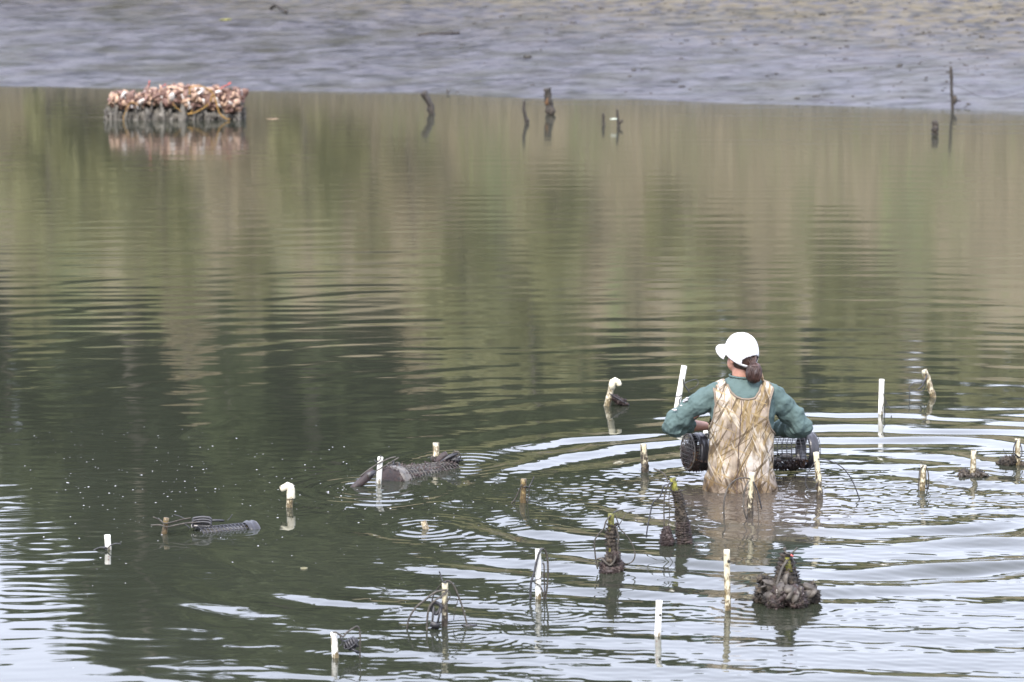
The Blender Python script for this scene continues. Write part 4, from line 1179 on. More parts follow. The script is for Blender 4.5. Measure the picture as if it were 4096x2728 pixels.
for bi, (px, py, a, b_, c_, lab, dy) in enumerate(BAGS):
    p = at(px, py, Yb + dy)
    bag = empty('shell_bag', (p.x, p.y, p.z - c_))
    tag(bag, lab, 'shell bag', 'mesh bags of oyster shell on the reef')
    C = Vector((0, 0, c_))
    core = MB().blob(C, 1.0, bi + 3, .10, 1.8, 3, (a * .90, b_ * .90, c_ * .90))
    core.build('packed_shell', M_SHELLS[2], bag)
    rdb = random.Random(100 + bi)
    nsh = 120
    for k in range(nsh):
        z = 1 - 1.75 * (k + .5) / nsh
        an_ = k * 2.39996
        q = math.sqrt(max(0, 1 - z * z))
        d = Vector((q * math.cos(an_), q * math.sin(an_), z))
        pos = C + Vector((d.x * a, d.y * b_, d.z * c_)) * (rdb.uniform(.94, 1.06) + .14 * mnoise.noise(d * 1.7 + Vector((bi * 4.0, 0, 0))))
        nrm = Vector((d.x / a, d.y / b_, d.z / c_)).normalized()
        wts = [(.10, .36, .42, .12), (.03, .30, .52, .15), (.07, .36, .44, .13), (.20, .48, .26, .06), (.13, .44, .34, .09), (.03, .30, .54, .13)][bi]
        kd = rdb.choices((0, 1, 2, 3), wts)[0]
        put_shell(bag, kd, pos, nrm + Vector((rdb.gauss(0, .55), rdb.gauss(0, .55), rdb.gauss(0, .55))), rdb, math.exp(rdb.gauss(-.18, .34)))
    net = MB()
    for k in range(9):
        ph = k * .35 + .1
        net.tube([C + Vector((a * 1.03 * math.cos(t_) * math.cos(ph), b_ * 1.03 * math.cos(t_) * math.sin(ph), c_ * 1.05 * math.sin(t_))) for t_ in np.linspace(0, 6.283, 26)], .003, 4)
    for z in np.linspace(-.7, .85, 7):
        qq = math.sqrt(1 - z * z)
        net.tube([C + Vector((a * 1.03 * qq * math.cos(t_), b_ * 1.03 * qq * math.sin(t_), c_ * 1.05 * z)) for t_ in np.linspace(0, 6.283, 26)], .003, 4)
    o = net.build('netting', M_NET, bag); tag(o, kind='stuff')
    loc = Vector(bag.location)
    for tb_, te_, tr in {0: [((488, 388), (520, 392), .018)], 2: [((596, 345), (598, 322), .014), ((642, 352), (664, 336), .010)],
                         4: [((752 + 4, 348), (782, 343), .014)], 5: [((862, 364), (922, 333), .011), ((905, 342), (924, 330), .016)]}.get(bi, []):
        y_ = p.y - b_ * .45
        a_, e_ = at(*tb_, y_) - loc, at(*te_, y_) - loc
        MB().tube([a_, a_.lerp(e_, .5) + Vector((0, 0, .004)), e_], [tr * .7, tr * .8, tr], 7, flat=.6).build('tie_end', M_TIE, bag)
rope_m = noisy('yellow_rope', [(.3, (.20, .11, .025)), (.7, (.32, .19, .045))], 60, .7, .4, 200)
rope = empty('yellow_rope', (base.x, base.y - .2, .3))
tag(rope, 'loop of yellow rope draped over the shell bags', 'rope')
ro = Vector(rope.location)
yy = Yb - .23
strap(rope, [at(*p, yy) - ro for p in ((758, 350), (759, 375), (764, 410), (768, 440), (762, 452), (750, 456), (775, 452), (800, 440), (830, 420), (845, 395), (848, 380))], .0075, rope_m, 'rope_strand', 1)
strap(rope, [at(*p, yy) - ro for p in ((758, 350), (790, 344), (820, 350), (845, 366), (862, 395), (870, 430), (880, 455), (900, 472), (920, 478))], .0075, rope_m, 'rope_strand', 1)
strap(rope, [at(*p, yy) - ro for p in ((500, 440), (525, 410), (552, 420))], .0045, rope_m, 'rope_strand', 1)
strap(rope, [at(*p, yy) - ro for p in ((508, 440), (495, 462), (494, 484))], .0045, rope_m, 'rope_strand', 1)
strap(rope, [at(*p, yy) - ro for p in ((690, 414), (706, 430), (724, 446))], .0045, rope_m, 'rope_strand', 1)

# ================================================================== FAR STAKES AND BITS ON THE MUD
def old_stake(label, bpx, tpx, w0, w1, seed, mid=None, mat=None, y=None):
    w = wat(*bpx)
    root = empty('driftwood_stake', w)
    tag(root, label, 'stake', 'old stakes by the far mud bank')
    t = at(tpx[0], tpx[1], w.y) - w
    u_ = w.y / F_PX
    m_ = (at(mid[0], mid[1], w.y) - w) if mid else t * .5
    pts = spline([t * -.4, Vector((0, 0, 0)), m_, t], 6)
    n_ = len(pts) - 1
    rad = [u_ * .5 * (w0 + (w1 - w0) * k / n_) for k in range(n_ + 1)]
    MB().tube(pts, rad, 9, jit=growth_jit(.5, seed, 9)).build('stake', mat or M_WOOD, root)
    return root, t, u_
s, t, u_ = old_stake('dark leaning stake at the shore, left of the thick post', (1727, 458), (1691, 368), 24, 22, 1, (1718, 415))
MB().blob((-.02, 0, .15), .05, 2, .4, 2, 2, (1, 1, 1.3)).build('growth', M_MUD, s)
s, t, u_ = old_stake('thin crooked dark stick just left of the thick post', (2108, 494), (2097, 402), 16, 9, 2, (2096, 440))
MB().blob((.0, 0, .04), .035, 4, .4, 2, 2, (1, 1, 1.3)).build('growth', M_MUD, s)
s, t, u_ = old_stake('thickest brown post standing in the water near the mud bank', (2200, 458), (2190, 352), 32, 24, 3)
MB().blob((.02, -.03, .05), .07, 5, .45, 2, 2, (1, .8, 1.3)).build('growth', M_MUD, s)
MB().blob((-.035, -.02, .20), .045, 6, .4, 2, 2, (1, .8, 1.8)).build('growth', M_RUST, s)
old_stake('short thin stick right of the thick post', (2414, 501), (2413, 454), 11, 8, 4)
s, t, u_ = old_stake('thin reddish twig with pale debris caught on it', (2474, 508), (2468, 436), 13, 7, 5)
MB().blob((-.07, -.02, .12), .025, 7, .4, 2, 2, (2.4, 1, .5)).build('debris', noisy('pale_green_rag', [(.3, (.26, .30, .24)), (.7, (.42, .45, .38))], 10, .8), s)
MB().tube([Vector((0, 0, .05)), Vector((.06, 0, .1))], .018, 6, jit=growth_jit(.4, 4, 6)).build('growth', M_MUD, s)
s, t, u_ = old_stake('stubby mossy piling end in the water at the far right', (3740, 537), (3741, 482), 26, 20, 6, mat=M_MUD)
MB().blob((0, -.03, .08), .05, 7, .4, 2, 2, (1, .8, 1)).build('growth', M_MUD, s)
s, t, u_ = old_stake('tall thin pole standing at the edge of the mud, far right', (3810, 440), (3803, 265), 12, 10, 7)
MB().blob((.03, 0, .16), .045, 7, .4, 2, 2, (1, .8, 1.6)).build('growth', M_MUD, s)
wire_o = MB().tube(spline([Vector((.0, 0, .40)), Vector((.25, .3, .30)), Vector((.55, .6, .16)), Vector((.9, .9, .12)), Vector((1.3, 1.1, .2))], 6), .0035, 5)
wire_o.build('wire', M_STRAPMUD, s)
def on_mud(px, py):
    d = ray(px, py)
    lo, hi_ = 45.0, 95.0
    for _ in range(22):
        md = (lo + hi_) / 2
        p = Vector((0, 0, CAM_H)) + d * (md / d.y)
        if p.z > ground_flat(p.x, p.y): lo = md
        else: hi_ = md
    p.z = ground_at(p.x, p.y)
    return p
def mud_stick(label, a, b, r, seed, bumpz=.05):
    p, q = on_mud(*a), on_mud(*b)
    root = empty('driftwood_stick', p)
    tag(root, label, 'stick', 'driftwood on the mud bank')
    d = q - p
    MB().tube(spline([Vector((0, 0, .03)), d * .35 + Vector((0, 0, bumpz)), d * .7 + Vector((0, 0, bumpz * .6)), d + Vector((0, 0, .03))], 5), r, 7, jit=growth_jit(.5, seed, 7)).build('stick', M_WOOD, root)
mud_stick('curved dark stick lying high on the mud, upper left', (1082, 37), (1145, 58), .028, 1, .12)
mud_stick('long thin dark stick lying on the mud above the leaning stake', (1670, 148), (1838, 140), .018, 2)
def mud_stone(label, px, py, r, seed):
    p = on_mud(px, py)
    root = MB().blob((0, 0, r * .35), r, seed, .3, 1.6, 3, (1.2, 1, .8)).build('stone', M_STONE, None, loc=p)
    tag(root, label, 'stone', 'stones on the mud bank')
mud_stone('dark stone alone on the mud above the thick post', 2110, 236, .065, 3)
mud_stone('small dark stone on the mud, right of the lone one', 2536, 280, .035, 4)
mud_stone('small dark stone high on the mud near the right', 3290, 68, .06, 5)
mud_stone('low dark lump on the mud at the top right corner', 4040, 82, .06, 6)
mud_stone('pebble on the mud left of the tall pole', 3600, 265, .035, 7)
p = on_mud(905, 88)
o = MB().blob((0, 0, .01), .12, 4, .4, 2, 2, (1, 1, .25)).build('algae_tuft', M_GREENALG, None, loc=p)
tag(o, 'small bright green tuft of algae on the mud, upper left', 'algae')
p = wat(1787, 375)
s = empty('driftwood_twig', p); tag(s, 'tiny forked twig at the edge of the mud beside the leaning stake', 'twig', 'driftwood on the mud bank')
MB().tube([Vector((0, 0, -.05)), Vector((.02, 0, .03)), Vector((-.005, 0, .07))], .014, 6).build('stem', M_WOOD, s)
MB().tube([Vector((.018, 0, .025)), Vector((.05, 0, .06))], .008, 5).build('fork', M_WOOD, s)
# crumbs of wrack and shell scattered on the bank
mb = MB(); rr_ = random.Random(77); cr = 0
for _ in range(900):
    px, py = rr_.uniform(1800, 4200), rr_.uniform(-20, 430) ** 1.0
    if rr_.random() > (.25 + .75 * (px - 1800) / 2400) * (1.0 if py < 190 else .35): continue
    if py > 395 + (px - 2100) / 2000 * 45: continue
    p = on_mud(px, py); q = rr_.uniform(.010, .035)
    mb.blob(p + Vector((0, 0, q * .2)), q, rr_.randrange(99), .4, 2, 1, (rr_.uniform(1, 2.5), 1, rr_.uniform(.3, .8)))
tag(mb.build('wrack', M_WOOD), 'dark crumbs of wrack and shell scattered over the mud', 'wrack', kind='stuff')

# ================================================================== FOAM FLECKS AND FLOATING BITS
M_FOAM = noisy('foam', [(.3, (.30, .30, .31)), (.7, (.48, .48, .49))], 40, .5)
def wz(p):
    return float(water_height(np.array([p.x]), np.array([p.y]))[0])
mb = MB(); rr_ = random.Random(5)
fl = []
for _ in range(260): fl.append((rr_.gauss(650, 420), rr_.gauss(1930, 140), 1.0))
for _ in range(110): fl.append((rr_.uniform(1000, 2000), rr_.uniform(1780, 2480), .8))
for _ in range(60): fl.append((rr_.uniform(1300, 2000), rr_.uniform(1930, 2080), .9))
for _ in range(50): fl.append((rr_.gauss(2950, 300), rr_.gauss(2010, 70), .6))
for _ in range(60): fl.append((rr_.uniform(100, 4000), rr_.uniform(1700, 2700), .7))
for px, py, s_ in fl:
    if not (0 < px < 4096 and 1690 < py < 2728): continue
    p = wat(px, py); p.z = wz(p)
    q = min(.0055, s_ * .0020 * math.exp(rr_.gauss(.25, .5)))
    n_ = 7
    ring = [p + Vector((q * 1.15 * math.cos(6.283*i/n_) * rr_.uniform(.8, 1.2), q * 1.5 * math.sin(6.283*i/n_) * rr_.uniform(.8, 1.2), .0004)) for i in range(n_)]
    top_ = p + Vector((0, 0, q * .55))
    mb.add(ring + [top_], [(i, (i+1) % n_, n_) for i in range(n_)])
tag(mb.build('foam_flecks', M_FOAM), 'white flecks of foam drifting on the dark water', 'foam', kind='stuff')
p = wat(1216, 2274)
o = MB().rings([[(q * math.cos(6.283*i/16), q * math.sin(6.283*i/16), z) for i in range(16)] for q, z in ((.019, -.004), (.021, .004), (.018, .005), (.016, -.002))], True, True).build('bottle_top', noisy('dull_yellow_plastic', [(.3, (.10, .095, .05)), (.7, (.16, .15, .085))], 20, .6), None, loc=p)
tag(o, 'small yellowish bottle top floating on the open dark water', 'bottle top')
p = wat(1090, 476)
o = MB().tube([Vector((-.10, 0, -.004)), Vector((-.03, 0, .001)), Vector((.05, .0, .002)), Vector((.10, 0, -.004))], .006, 6).build('floating_reed', M_SHELLS[1], None, loc=p)
tag(o, 'pale piece of reed floating to the right of the shell bags', 'reed')
# ================================================================== THE WADER
person = empty('person', PERSON)
tag(person, 'person seen from behind in white cap, green shirt and reed-camouflage waders, waist deep in water', 'person')
M_SKIN = noisy('skin', [(.3, (.26, .125, .09)), (.6, (.36, .195, .14)), (.8, (.31, .145, .105))], 16, .55, .15, 120)
def cloth_mat(name, stops, scale, bump, bscale, stretch=(1, 1, .35)):
    m = noisy(name, stops, scale, .85, bump, bscale, .25, 5, None, .008)
    return m
M_SHIRT = cloth_mat('green_cotton', [(.3, (.056, .086, .082)), (.55, (.070, .106, .101)), (.8, (.083, .122, .117))], 7, .35, 16)
M_CAP = noisy('white_cotton', [(.3, (.60, .60, .615)), (.7, (.68, .68, .69))], 30, .8, .15, 90)
M_HAIR = noisy('brown_hair', [(.3, (.014, .0065, .005)), (.55, (.042, .020, .015)), (.78, (.10, .052, .038))], 26, .45, .6, 70, stretch=(1.0, 1.0, .25))
# reed camouflage
m, n, l, b = new_mat('reed_camouflage', .8, .25)
t0 = tex(n, l, 'noise', 5.5, 5, stretch=(1, 1, .55))
r0 = ramp(n, [(.30, (.10, .075, .055)), (.40, (.20, .165, .13)), (.49, (.265, .225, .17)), (.57, (.40, .37, .325)), (.70, (.21, .175, .135)), (.85, (.14, .14, .11))])
l.new(t0.outputs['Fac'], r0.inputs['Fac'])
cur = r0.outputs['Color']
for k, (ang, sc, lo, col) in enumerate(((.25, 46, .60, (.065, .045, .024)), (-.35, 38, .60, (.17, .12, .05)), (.75, 40, .615, (.33, .27, .17)), (-.08, 50, .60, (.20, .145, .065)), (-.95, 36, .625, (.085, .06, .03)), (.42, 32, .625, (.36, .33, .27)), (-.5, 46, .62, (.05, .035, .02)), (1.2, 40, .64, (.25, .19, .10)))):
    t = tex(n, l, 'noise', 1.0, 1.0, stretch=(sc * 1.25, 5.0, sc * .075))
    mp0 = n.new('ShaderNodeMapping'); mp0.inputs['Rotation'].default_value = (0, ang, 0); mp0.inputs['Location'].default_value = (k * 3.7, k * 1.3, k * 2.1)
    mp1 = t.inputs['Vector'].links[0].from_node
    src = mp1.inputs['Vector'].links[0].from_socket
    l.new(src, mp0.inputs['Vector']); l.new(mp0.outputs['Vector'], mp1.inputs['Vector'])
    t.inputs['Distortion'].default_value = .35
    rr_ = ramp(n, [(lo, (0, 0, 0)), (lo + .012, (1, 1, 1))])
    l.new(t.outputs['Fac'], rr_.inputs['Fac'])
    mx = n.new('ShaderNodeMixRGB')
    mx.inputs['Color2'].default_value = (*col, 1)
    l.new(math_node(n, l, 'MULTIPLY', rr_.outputs['Color'], .78), mx.inputs['Fac'])
    l.new(cur, mx.inputs['Color1'])
    cur = mx.outputs['Color']
tm_ = tex(n, l, 'noise', 22, 5, stretch=(1, 1, .7), rough=.65)
rm_ = ramp(n, [(.36, (.55, .50, .44)), (.5, (1, 1, 1)), (.64, (1.22, 1.2, 1.2))])
l.new(tm_.outputs['Fac'], rm_.inputs['Fac'])
mm_ = n.new('ShaderNodeMixRGB'); mm_.blend_type = 'MULTIPLY'; mm_.inputs['Fac'].default_value = .9
l.new(cur, mm_.inputs['Color1']); l.new(rm_.outputs['Color'], mm_.inputs['Color2'])
cur = mm_.outputs['Color']
# soaked darker just over the water
geo = n.new('ShaderNodeNewGeometry'); sep = n.new('ShaderNodeSeparateXYZ')
l.new(geo.outputs['Position'], sep.inputs['Vector'])
tw = tex(n, l, 'noise', 6, 3)
wet = math_node(n, l, 'ADD', sep.outputs['Z'], math_node(n, l, 'MULTIPLY', tw.outputs['Fac'], .12))
mrw = n.new('ShaderNodeMapRange'); mrw.interpolation_type = 'SMOOTHSTEP'
mrw.inputs['From Min'].default_value = .10; mrw.inputs['From Max'].default_value = .26
mrw.inputs['To Min'].default_value = .80; mrw.inputs['To Max'].default_value = 0
l.new(wet, mrw.inputs['Value'])
mx = n.new('ShaderNodeMixRGB'); mx.blend_type = 'MULTIPLY'
mx.inputs['Color2'].default_value = (.30, .25, .21, 1)
l.new(mrw.outputs['Result'], mx.inputs['Fac']); l.new(cur, mx.inputs['Color1'])
l.new(mx.outputs['Color'], b.inputs['Base Color'])
M_CAMO = m
M_TRIM = noisy('tan_binding', [(.3, (.13, .10, .07)), (.7, (.18, .145, .11))], 30, .8, .3, 120)

# trunk of the figure: z, centre x, centre y, half width, half depth
TR = [(-.90, 0, .0, .10, .10), (-.40, 0, .0, .17, .13), (-.10, -.004, .0, .185, .135), (.0, -.004, .0, .185, .13), (.12, -.003, .0, .172, .12), (.25, 0, .0, .172, .118), (.38, .002, .0, .186, .125),
      (.48, .004, .0, .197, .128), (.56, .005, .005, .202, .122), (.605, .005, .01, .204, .112), (.635, .004, .015, .192, .098), (.658, .003, .02, .165, .084), (.675, .002, .025, .125, .072), (.69, .0, .03, .085, .064), (.705, -.003, .032, .066, .060)]
TRa = np.array(TR)
def trunk_pt(th, z, off=0.0, hips=0.0):
    cx, cy, hw, hd = (np.interp(z, TRa[:, 0], TRa[:, k]) for k in (1, 2, 3, 4))
    hw += off + hips; hd += off + hips * .7
    e = 2 / 2.5
    c, s_ = math.cos(th), math.sin(th)
    return Vector((cx + hw * math.copysign(abs(c) ** e, c), cy + hd * math.copysign(abs(s_) ** e, s_), z))
def trunk_rings(z0, z1, nz, nt, off):
    zs = np.linspace(z0, z1, nz)
    return [[trunk_pt(6.28318 * i / nt, z, off) for i in range(nt)] for z in zs]
def remeshed(mb, name, mat, parent, voxel, smooth_it, disp=None):
    o = mb.build(name, mat, parent)
    r_ = o.modifiers.new('remesh', 'REMESH'); r_.mode = 'VOXEL'; r_.voxel_size = voxel; r_.use_smooth_shade = True
    s_ = o.modifiers.new('smooth', 'SMOOTH'); s_.factor = .5; s_.iterations = smooth_it
    if disp:
        tx = bpy.data.textures.new(name + '_folds', 'CLOUDS'); tx.noise_scale = disp[0]; tx.noise_depth = 2
        d_ = o.modifiers.new('folds', 'DISPLACE'); d_.texture = tx; d_.strength = disp[1]; d_.mid_level = .5; d_.texture_coords = 'LOCAL'
    return o
SHL, ELL, WRL = Vector((-.165, .0, .595)), Vector((-.425, .055, .395)), Vector((-.205, .265, .352))
SHR, ELR, WRR = Vector((.170, .0, .595)), Vector((.368, .075, .385)), Vector((.225, .300, .330))
HEAD = Matrix.Translation((-.008, .028, .842)) @ Matrix.Rotation(R(40), 4, 'Z') @ Matrix.Rotation(R(6), 4, 'X')
# body: one continuous skin
mb = MB()
mb.rings(trunk_rings(-.9, .69, 26, 24, -.02))
mb.tube([Vector((0, .03, .63)), Vector((-.003, .03, .70)), Vector((-.005, .03, .77)), Vector((-.008, .03, .82))], [.075, .060, .057, .055], 16)
def hb(c, r, sq, sub=3, amp=0):
    mb2 = MB().blob((0, 0, 0), 1.0, 1, amp, 1, sub, (r * sq[0], r * sq[1], r * sq[2]))
    mb.add([HEAD @ (Vector(v) + Vector(c)) for v in mb2.v], mb2.f)
hb((0, -.005, .015), .1, (.78, .97, 1.08))
hb((0, .040, -.062), .1, (.56, .52, .58))
hb((0, .062, -.092), .03, (1.0, .8, .7))
hb((0, .100, -.022), .016, (.8, 1.0, 1.5), 2)
hb((0, .112, -.034), .012, (1.1, 1.0, .8), 2)
hb((0, .092, .012), .03, (1.7, .5, .35), 2)
for sx in (-1, 1):
    hb((sx * .080, -.008, -.022), .030, (.35, .75, 1.15), 2)
for A_, E_, W_, sg in ((SHL, ELL, WRL, -1), (SHR, ELR, WRR, 1)):
    mb.tube([A_ + Vector((-sg * .06, 0, 0)), A_, A_.lerp(E_, .5), E_, E_.lerp(W_, .35), E_.lerp(W_, .75), W_], [.06, .058, .050, .044, .046, .034, .027], 14)
    # hand closed over the top of the cage
    fwd = (W_ - E_).normalized()
    side = Vector((0, 0, 1)).cross(fwd).normalized() * sg * -1
    palm = W_ + fwd * .045 + Vector((0, .01, -.02))
    mb.tube([W_, W_ + fwd * .03 + Vector((0, 0, -.008)), palm + fwd * .03 + Vector((0, .01, -.012))], [.027, .036, .034], 12, flat=.6)
    for j, (ln_f, offx) in enumerate(((.066, -.030), (.075, -.010), (.070, .010), (.055, .029))):
        b0 = palm + fwd * .03 + side * offx + Vector((0, .008, -.010))
        p1 = b0 + fwd * ln_f * .45 + Vector((0, .01, -.012))
        p2 = p1 + fwd * ln_f * .20 + Vector((0, .004, -.030))
        p3 = p2 + Vector((0, -.004, -.024)) - fwd * .010
        mb.tube([b0 - fwd * .02, b0, p1, p2, p3], [.010, .0095, .009, .008, .0065], 8)
    th0 = W_ + fwd * .025 - side * .028
    mb.tube([W_ + fwd * .012, th0, th0 + fwd * .03 - side * .014 + Vector((0, 0, -.018)), th0 + fwd * .05 - side * .010 + Vector((0, 0, -.040))], [.014, .013, .011, .008], 8)
remeshed(mb, 'body', M_SKIN, person, .0065, 2)
for sx in (-1, 1):
    MB().blob(HEAD @ Vector((sx * .032, .082, -.002)), .011, 2, 0, 1, 2).build('eye', M_SHELLS[0], person)
MB().tube([HEAD @ Vector((x, .094 - abs(x) * .25, -.070)) for x in (-.022, -.011, 0, .011, .022)], .004, 6).build('mouth', noisy('lips', [(.3, (.35, .12, .10)), (.7, (.42, .16, .13))], 20, .5), person)

# shirt with long sleeves
mb = MB()
mb.rings(trunk_rings(-.05, .70, 40, 40, .004))
def sleeve(A_, E_, W_, sg, stop, f):
    pts = spline([A_ + Vector((-sg * .09, 0, -.012)), A_ + Vector((0, 0, .0)), A_.lerp(E_, .35) + Vector((sg * .006, 0, .012)), A_.lerp(E_, .72) + Vector((sg * .012, 0, .006)), E_ + Vector((sg * .008, -.012, -.004)),
                  E_.lerp(W_, .22) + Vector((0, 0, -.004)), E_.lerp(W_, stop * .62), E_.lerp(W_, stop)], 7)
    n_ = len(pts) - 1
    kr = np.interp(np.linspace(0, 7, n_ + 1), range(8), [.060, .074, .074, .069, .066, .062, .056, .050])
    def jf(k, i):
        fold = .15 * math.sin(k * .8 + 3.0 * math.sin(i * .39 + k * .11) + sg) * (1 if 16 < k < 46 else .4)
        return fold * f + .08 * mnoise.noise(Vector((k * .22, math.cos(i * .39) * 1.2, math.sin(i * .39) * 1.2 + sg * 5)))
    mb.tube(pts, list(kr), 16, jit=jf, cap0=True, cap1=True)
sleeve(SHL, ELL, WRL, -1, .52, 1.0)
sleeve(SHR, ELR, WRR, 1, .90, 1.0)
shirt = remeshed(mb, 'shirt', M_SHIRT, person, .0058, 1, (.05, .020))
MB().tube([trunk_pt(t_, .704, .007) + Vector((0, 0, .0 + .008 * math.sin(t_ + 1.57 + math.pi))) for t_ in np.linspace(0, 6.2832, 40)], .0065, 8, flat=1.0).build('collar', M_SHIRT, person)
# salt and paint spots on the left sleeve
mb = MB()
for px, py, q in ((2743, 1600, 7), (2725, 1622, 4), (2750, 1592, 5), (2700, 1640, 6), (2693, 1638, 4), (2736, 1607, 4)):
    p = at(px, py, PERSON.y - .005) - PERSON
    mb.blob(p, q * .0016, int(q), .3, 2, 2, (1.5, .8, .7))
o = mb.build('salt_spots', M_FOAM, person); tag(o, kind='stuff')

# chest waders: offset skin of the trunk, cut to the bib outline
EL = np.array([(.35, -.215), (.388, -.206), (.467, -.184), (.545, -.174), (.60, -.178), (.655, -.184), (.70, -.19)])
ER = np.array([(.30, .235), (.349, .212), (.388, .180), (.467, .153), (.577, .168), (.62, .182), (.671, .198), (.70, .2)])
NK = np.array([(-.11, .70), (-.095, .672), (-.078, .628), (-.045, .600), (-.012, .588), (.03, .586), (.067, .592), (.098, .630), (.115, .672), (.13, .70)])
nz, nt = 150, 150
zs = np.concatenate([np.linspace(-.9, -.1, 10)[:-1], np.linspace(-.1, .688, nz - 9)])
verts, keep = [], []
for z in zs:
    hips = .034 * math.exp(-((z - .0) / .10) ** 2) + .012 * math.exp(-((z - .2) / .12) ** 2)
    for i in range(nt):
        t_ = 6.28318 * i / nt
        nv = mnoise.noise(Vector((math.cos(t_) * 1.6, math.sin(t_) * 1.6, z * 5))) * .010 + mnoise.noise(Vector((math.cos(t_) * 4 + 7, math.sin(t_) * 4, z * 9 + z * 3 * math.cos(t_)))) * .008 + .004 * math.sin(z * 60 + 3 * math.cos(t_ * 3)) * math.exp(-((z - .08) / .1) ** 2)
        low = 1.0 - .5 * max(0, min(1, (z - .45) / .15))
        p = trunk_pt(t_, z, .014 + nv * low + .007 * max(0, min(1, (z - .54) / .08)), hips)
        verts.append(p)
def in_bib(p):
    if p.z > .35 and p.x < np.interp(p.z, EL[:, 0], EL[:, 1]): return False
    if p.z > .30 and p.x > np.interp(p.z, ER[:, 0], ER[:, 1]): return False
    if NK[0, 0] < p.x < NK[-1, 0] and p.z > np.interp(p.x, NK[:, 0], NK[:, 1]): return False
    return True
ok = [in_bib(v) for v in verts]
faces = []
for k in range(len(zs) - 1):
    for i in range(nt):
        j = (i + 1) % nt
        q = (k*nt + i, k*nt + j, (k+1)*nt + j, (k+1)*nt + i)
        if sum(ok[x] for x in q) >= 3: faces.append(q)
wad = MB().add(verts, faces).build('waders', M_CAMO, person)
sm = wad.modifiers.new('smooth', 'SMOOTH'); sm.factor = .5; sm.iterations = 2
so = wad.modifiers.new('thickness', 'SOLIDIFY'); so.thickness = .004; so.offset = 1
def on_back(x, z, off=.021):
    off = off + .007 * max(0, min(1, (z - .54) / .08))
    """point of the waders' back at (x, z)"""
    hips = .034 * math.exp(-((z - .0) / .10) ** 2) + .012 * math.exp(-((z - .2) / .12) ** 2)
    best, bd = None, 9
    for t_ in np.linspace(math.pi * 1.0, math.pi * 2.0, 120):
        p = trunk_pt(t_, z, off, hips)
        if abs(p.x - x) < bd: best, bd = p, abs(p.x - x)
    return best
MB().tube([on_back(-.012 - .03 * (1 - z / .585) ** 1.0, z, .020) for z in np.linspace(-.05, .583, 40)], .0028, 6).build('back_seam', noisy('brown_seam', [(.3, (.04, .024, .018)), (.7, (.07, .042, .032))], 30, .8), wad)
def trim(pts):
    P = [on_back(x, z, .021) for x, z in pts]
    MB().tube(spline(P, 3), .0065, 8, flat=.8).build('binding', M_TRIM, wad)
trim([(x, z) for x, z in zip(np.linspace(-.094, .113, 16), np.interp(np.linspace(-.094, .113, 16), NK[:, 0], NK[:, 1]))])
trim([(x, z) for z, x in zip(np.linspace(.37, .655, 14), np.interp(np.linspace(.37, .655, 14), EL[:, 0], EL[:, 1]) + .003)])
trim([(x, z) for z, x in zip(np.linspace(.345, .66, 14), np.interp(np.linspace(.345, .66, 14), ER[:, 0], ER[:, 1]) - .003)])

# cap
capE = (.097, .114, .128)
def rim_z(az): return -.022 + .048 * math.cos(az)
def cap_pt(az, t_, off=0.0):
    zr = rim_z(az)
    z = zr + (capE[2] - zr) * math.sin(t_ * math.pi / 2)
    q = math.sqrt(max(0, 1 - (max(z, -.05) / capE[2]) ** 2)) if z > 0 else 1 - .9 * (z / capE[2]) ** 2
    q = q ** .82
    return HEAD @ Vector(((capE[0] + off) * q * -math.sin(az), (capE[1] + off) * q * math.cos(az) - .004, z + .006 + off))
na, nt_ = 96, 40
verts = [cap_pt(6.28318 * i / na, k / nt_) for k in range(nt_ + 1) for i in range(na)]
faces = []
for k in range(nt_):
    for i in range(na):
        az = 6.28318 * (i + .5) / na
        d = abs(az - math.pi) / R(46)
        zl = (capE[2] - rim_z(az)) * math.sin((k + .5) / nt_ * math.pi / 2)
        if d < 1 and .018 < zl < .020 + .062 * math.sqrt(1 - d * d): continue
        j = (i + 1) % na
        faces.append((k*na + i, k*na + j, (k+1)*na + j, (k+1)*na + i))
cap = MB().add(verts, faces).build('cap', M_CAP, person)
so = cap.modifiers.new('thickness', 'SOLIDIFY'); so.thickness = .003; so.offset = 1
rings_ = []
nb = 28
top_, bot_ = [], []
vs_, fs_ = [], []
for j in range(7):
    f = j / 6
    for i in range(nb + 1):
        az = R(-68) + R(136) * i / nb
        p0 = Vector((capE[0] * -math.sin(az), capE[1] * math.cos(az) - .004, rim_z(az) + .008))
        ext = .080 * (max(0, math.cos(az * 1.28)) ** .55)
        d = Vector((-.35 * math.sin(az), 1, 0)).normalized()
        drop = -.012 * f * f - .030 * (math.sin(az) ** 2) * f
        vs_.append(HEAD @ (p0 + d * ext * f + Vector((0, 0, drop))))
for j in range(6):
    for i in range(nb):
        a_ = j * (nb + 1) + i
        fs_.append((a_, a_ + 1, a_ + nb + 2, a_ + nb + 1))
brim = MB().add(vs_, fs_).build('brim', M_CAP, cap)
so = brim.modifiers.new('thickness', 'SOLIDIFY'); so.thickness = .004; so.offset = 0
MB().blob(cap_pt(0, 1.0, .004), .008, 1, 0, 1, 2, (1, 1, .6)).build('button', M_CAP, cap)
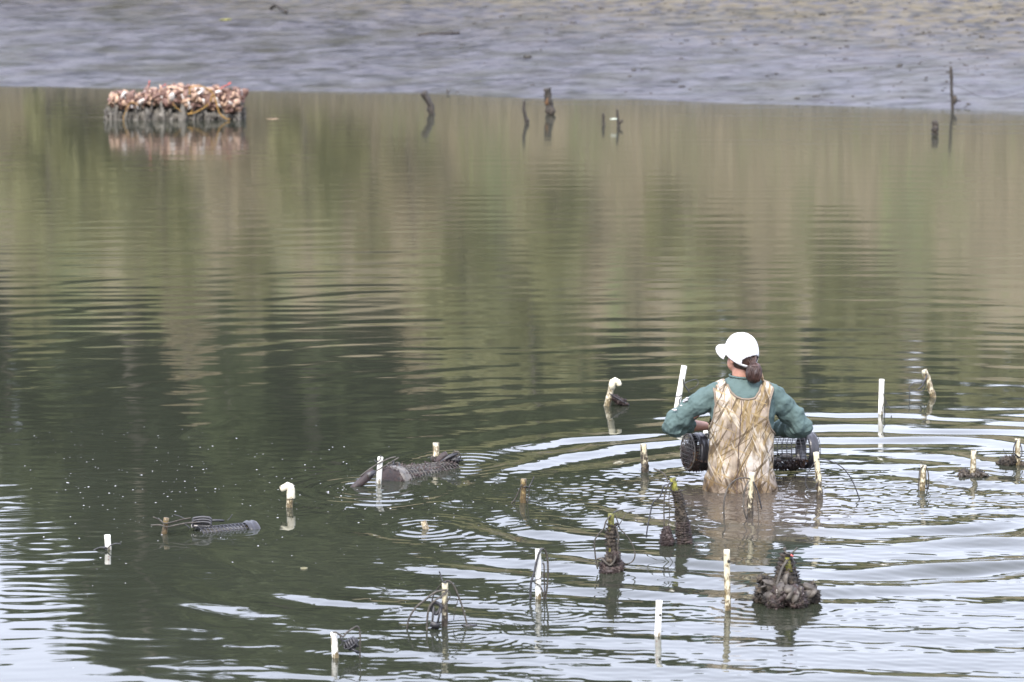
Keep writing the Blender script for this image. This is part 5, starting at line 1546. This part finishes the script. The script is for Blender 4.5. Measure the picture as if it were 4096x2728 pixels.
for k in range(6):
    az = R(30) + k * R(60)
    if abs(az - math.pi) < .1: continue
    MB().tube([cap_pt(az, t_, .0032) for t_ in np.linspace(.05, .97, 18) if not (abs(az - math.pi) < R(46) and t_ < .5)], .0016, 5).build('seam', M_CAP, cap)
# hair: cropped cover under the cap, and a bun through the back of it
mb = MB()
mb2 = MB().blob((0, 0, 0), 1, 5, .03, 2, 3, (.084, .102, .112))
hv = [HEAD @ (Vector(v) + Vector((0, -.010, .004))) for v in mb2.v]
keepf = [f for f in mb2.f if all((mb2.v[i][1] < .02 - .25 * max(0, -mb2.v[i][2])) and mb2.v[i][2] > -.098 for i in f)]
mb.add(hv, keepf)
mb.build('hair', M_HAIR, person)
bc = Vector((.066, -.078, .742))
mb = MB()
mb.blob(bc, .054, 3, .22, 2.2, 3, (.95, .85, 1.2))
rdh = random.Random(2)
for k in range(70):
    a0 = rdh.uniform(0, 6.28); ph = rdh.uniform(-.5, .5)
    pts = []
    for j in range(9):
        t_ = -1.35 + 2.7 * j / 8
        pts.append(bc + Vector((math.cos(a0 + ph * t_) * math.cos(t_) * .047, math.sin(a0 + ph * t_) * math.cos(t_) * .045, math.sin(t_) * .062)) * rdh.uniform(.98, 1.06))
    mb.tube(pts, .0022, 4)
top_c = HEAD @ Vector((0, -.098, .005))
for k in range(26):
    s0 = top_c + Vector((rdh.uniform(-.035, .03), rdh.uniform(-.01, .005), rdh.uniform(-.015, .02)))
    mb.tube(spline([s0, s0.lerp(bc, .5) + Vector((0, -.016, .012)), bc + Vector((rdh.uniform(-.02, .02), -.035, .045))], 4), .0035, 4)
mb.build('hair_bun', M_HAIR, person)
MB().tube(spline([Vector((.100, -.02, .765)), Vector((.114, -.02, .73)), Vector((.122, -.02, .705)), Vector((.126, -.02, .683))], 4), [.010] * 6 + [.009] * 4 + [.007] * 3, 7, jit=growth_jit(.2, 3, 7)).build('hair_strand', noisy('light_brown_hair', [(.3, (.12, .075, .04)), (.7, (.25, .17, .09))], 30, .5), person)
MB().tube(spline([HEAD @ Vector((x, -.112 + abs(x) * .25, -.003)) + Vector((0, 0, .0)) for x in (-.02, 0, .02)], 4), .006, 6).build('hair_tie', M_STRAP, person)
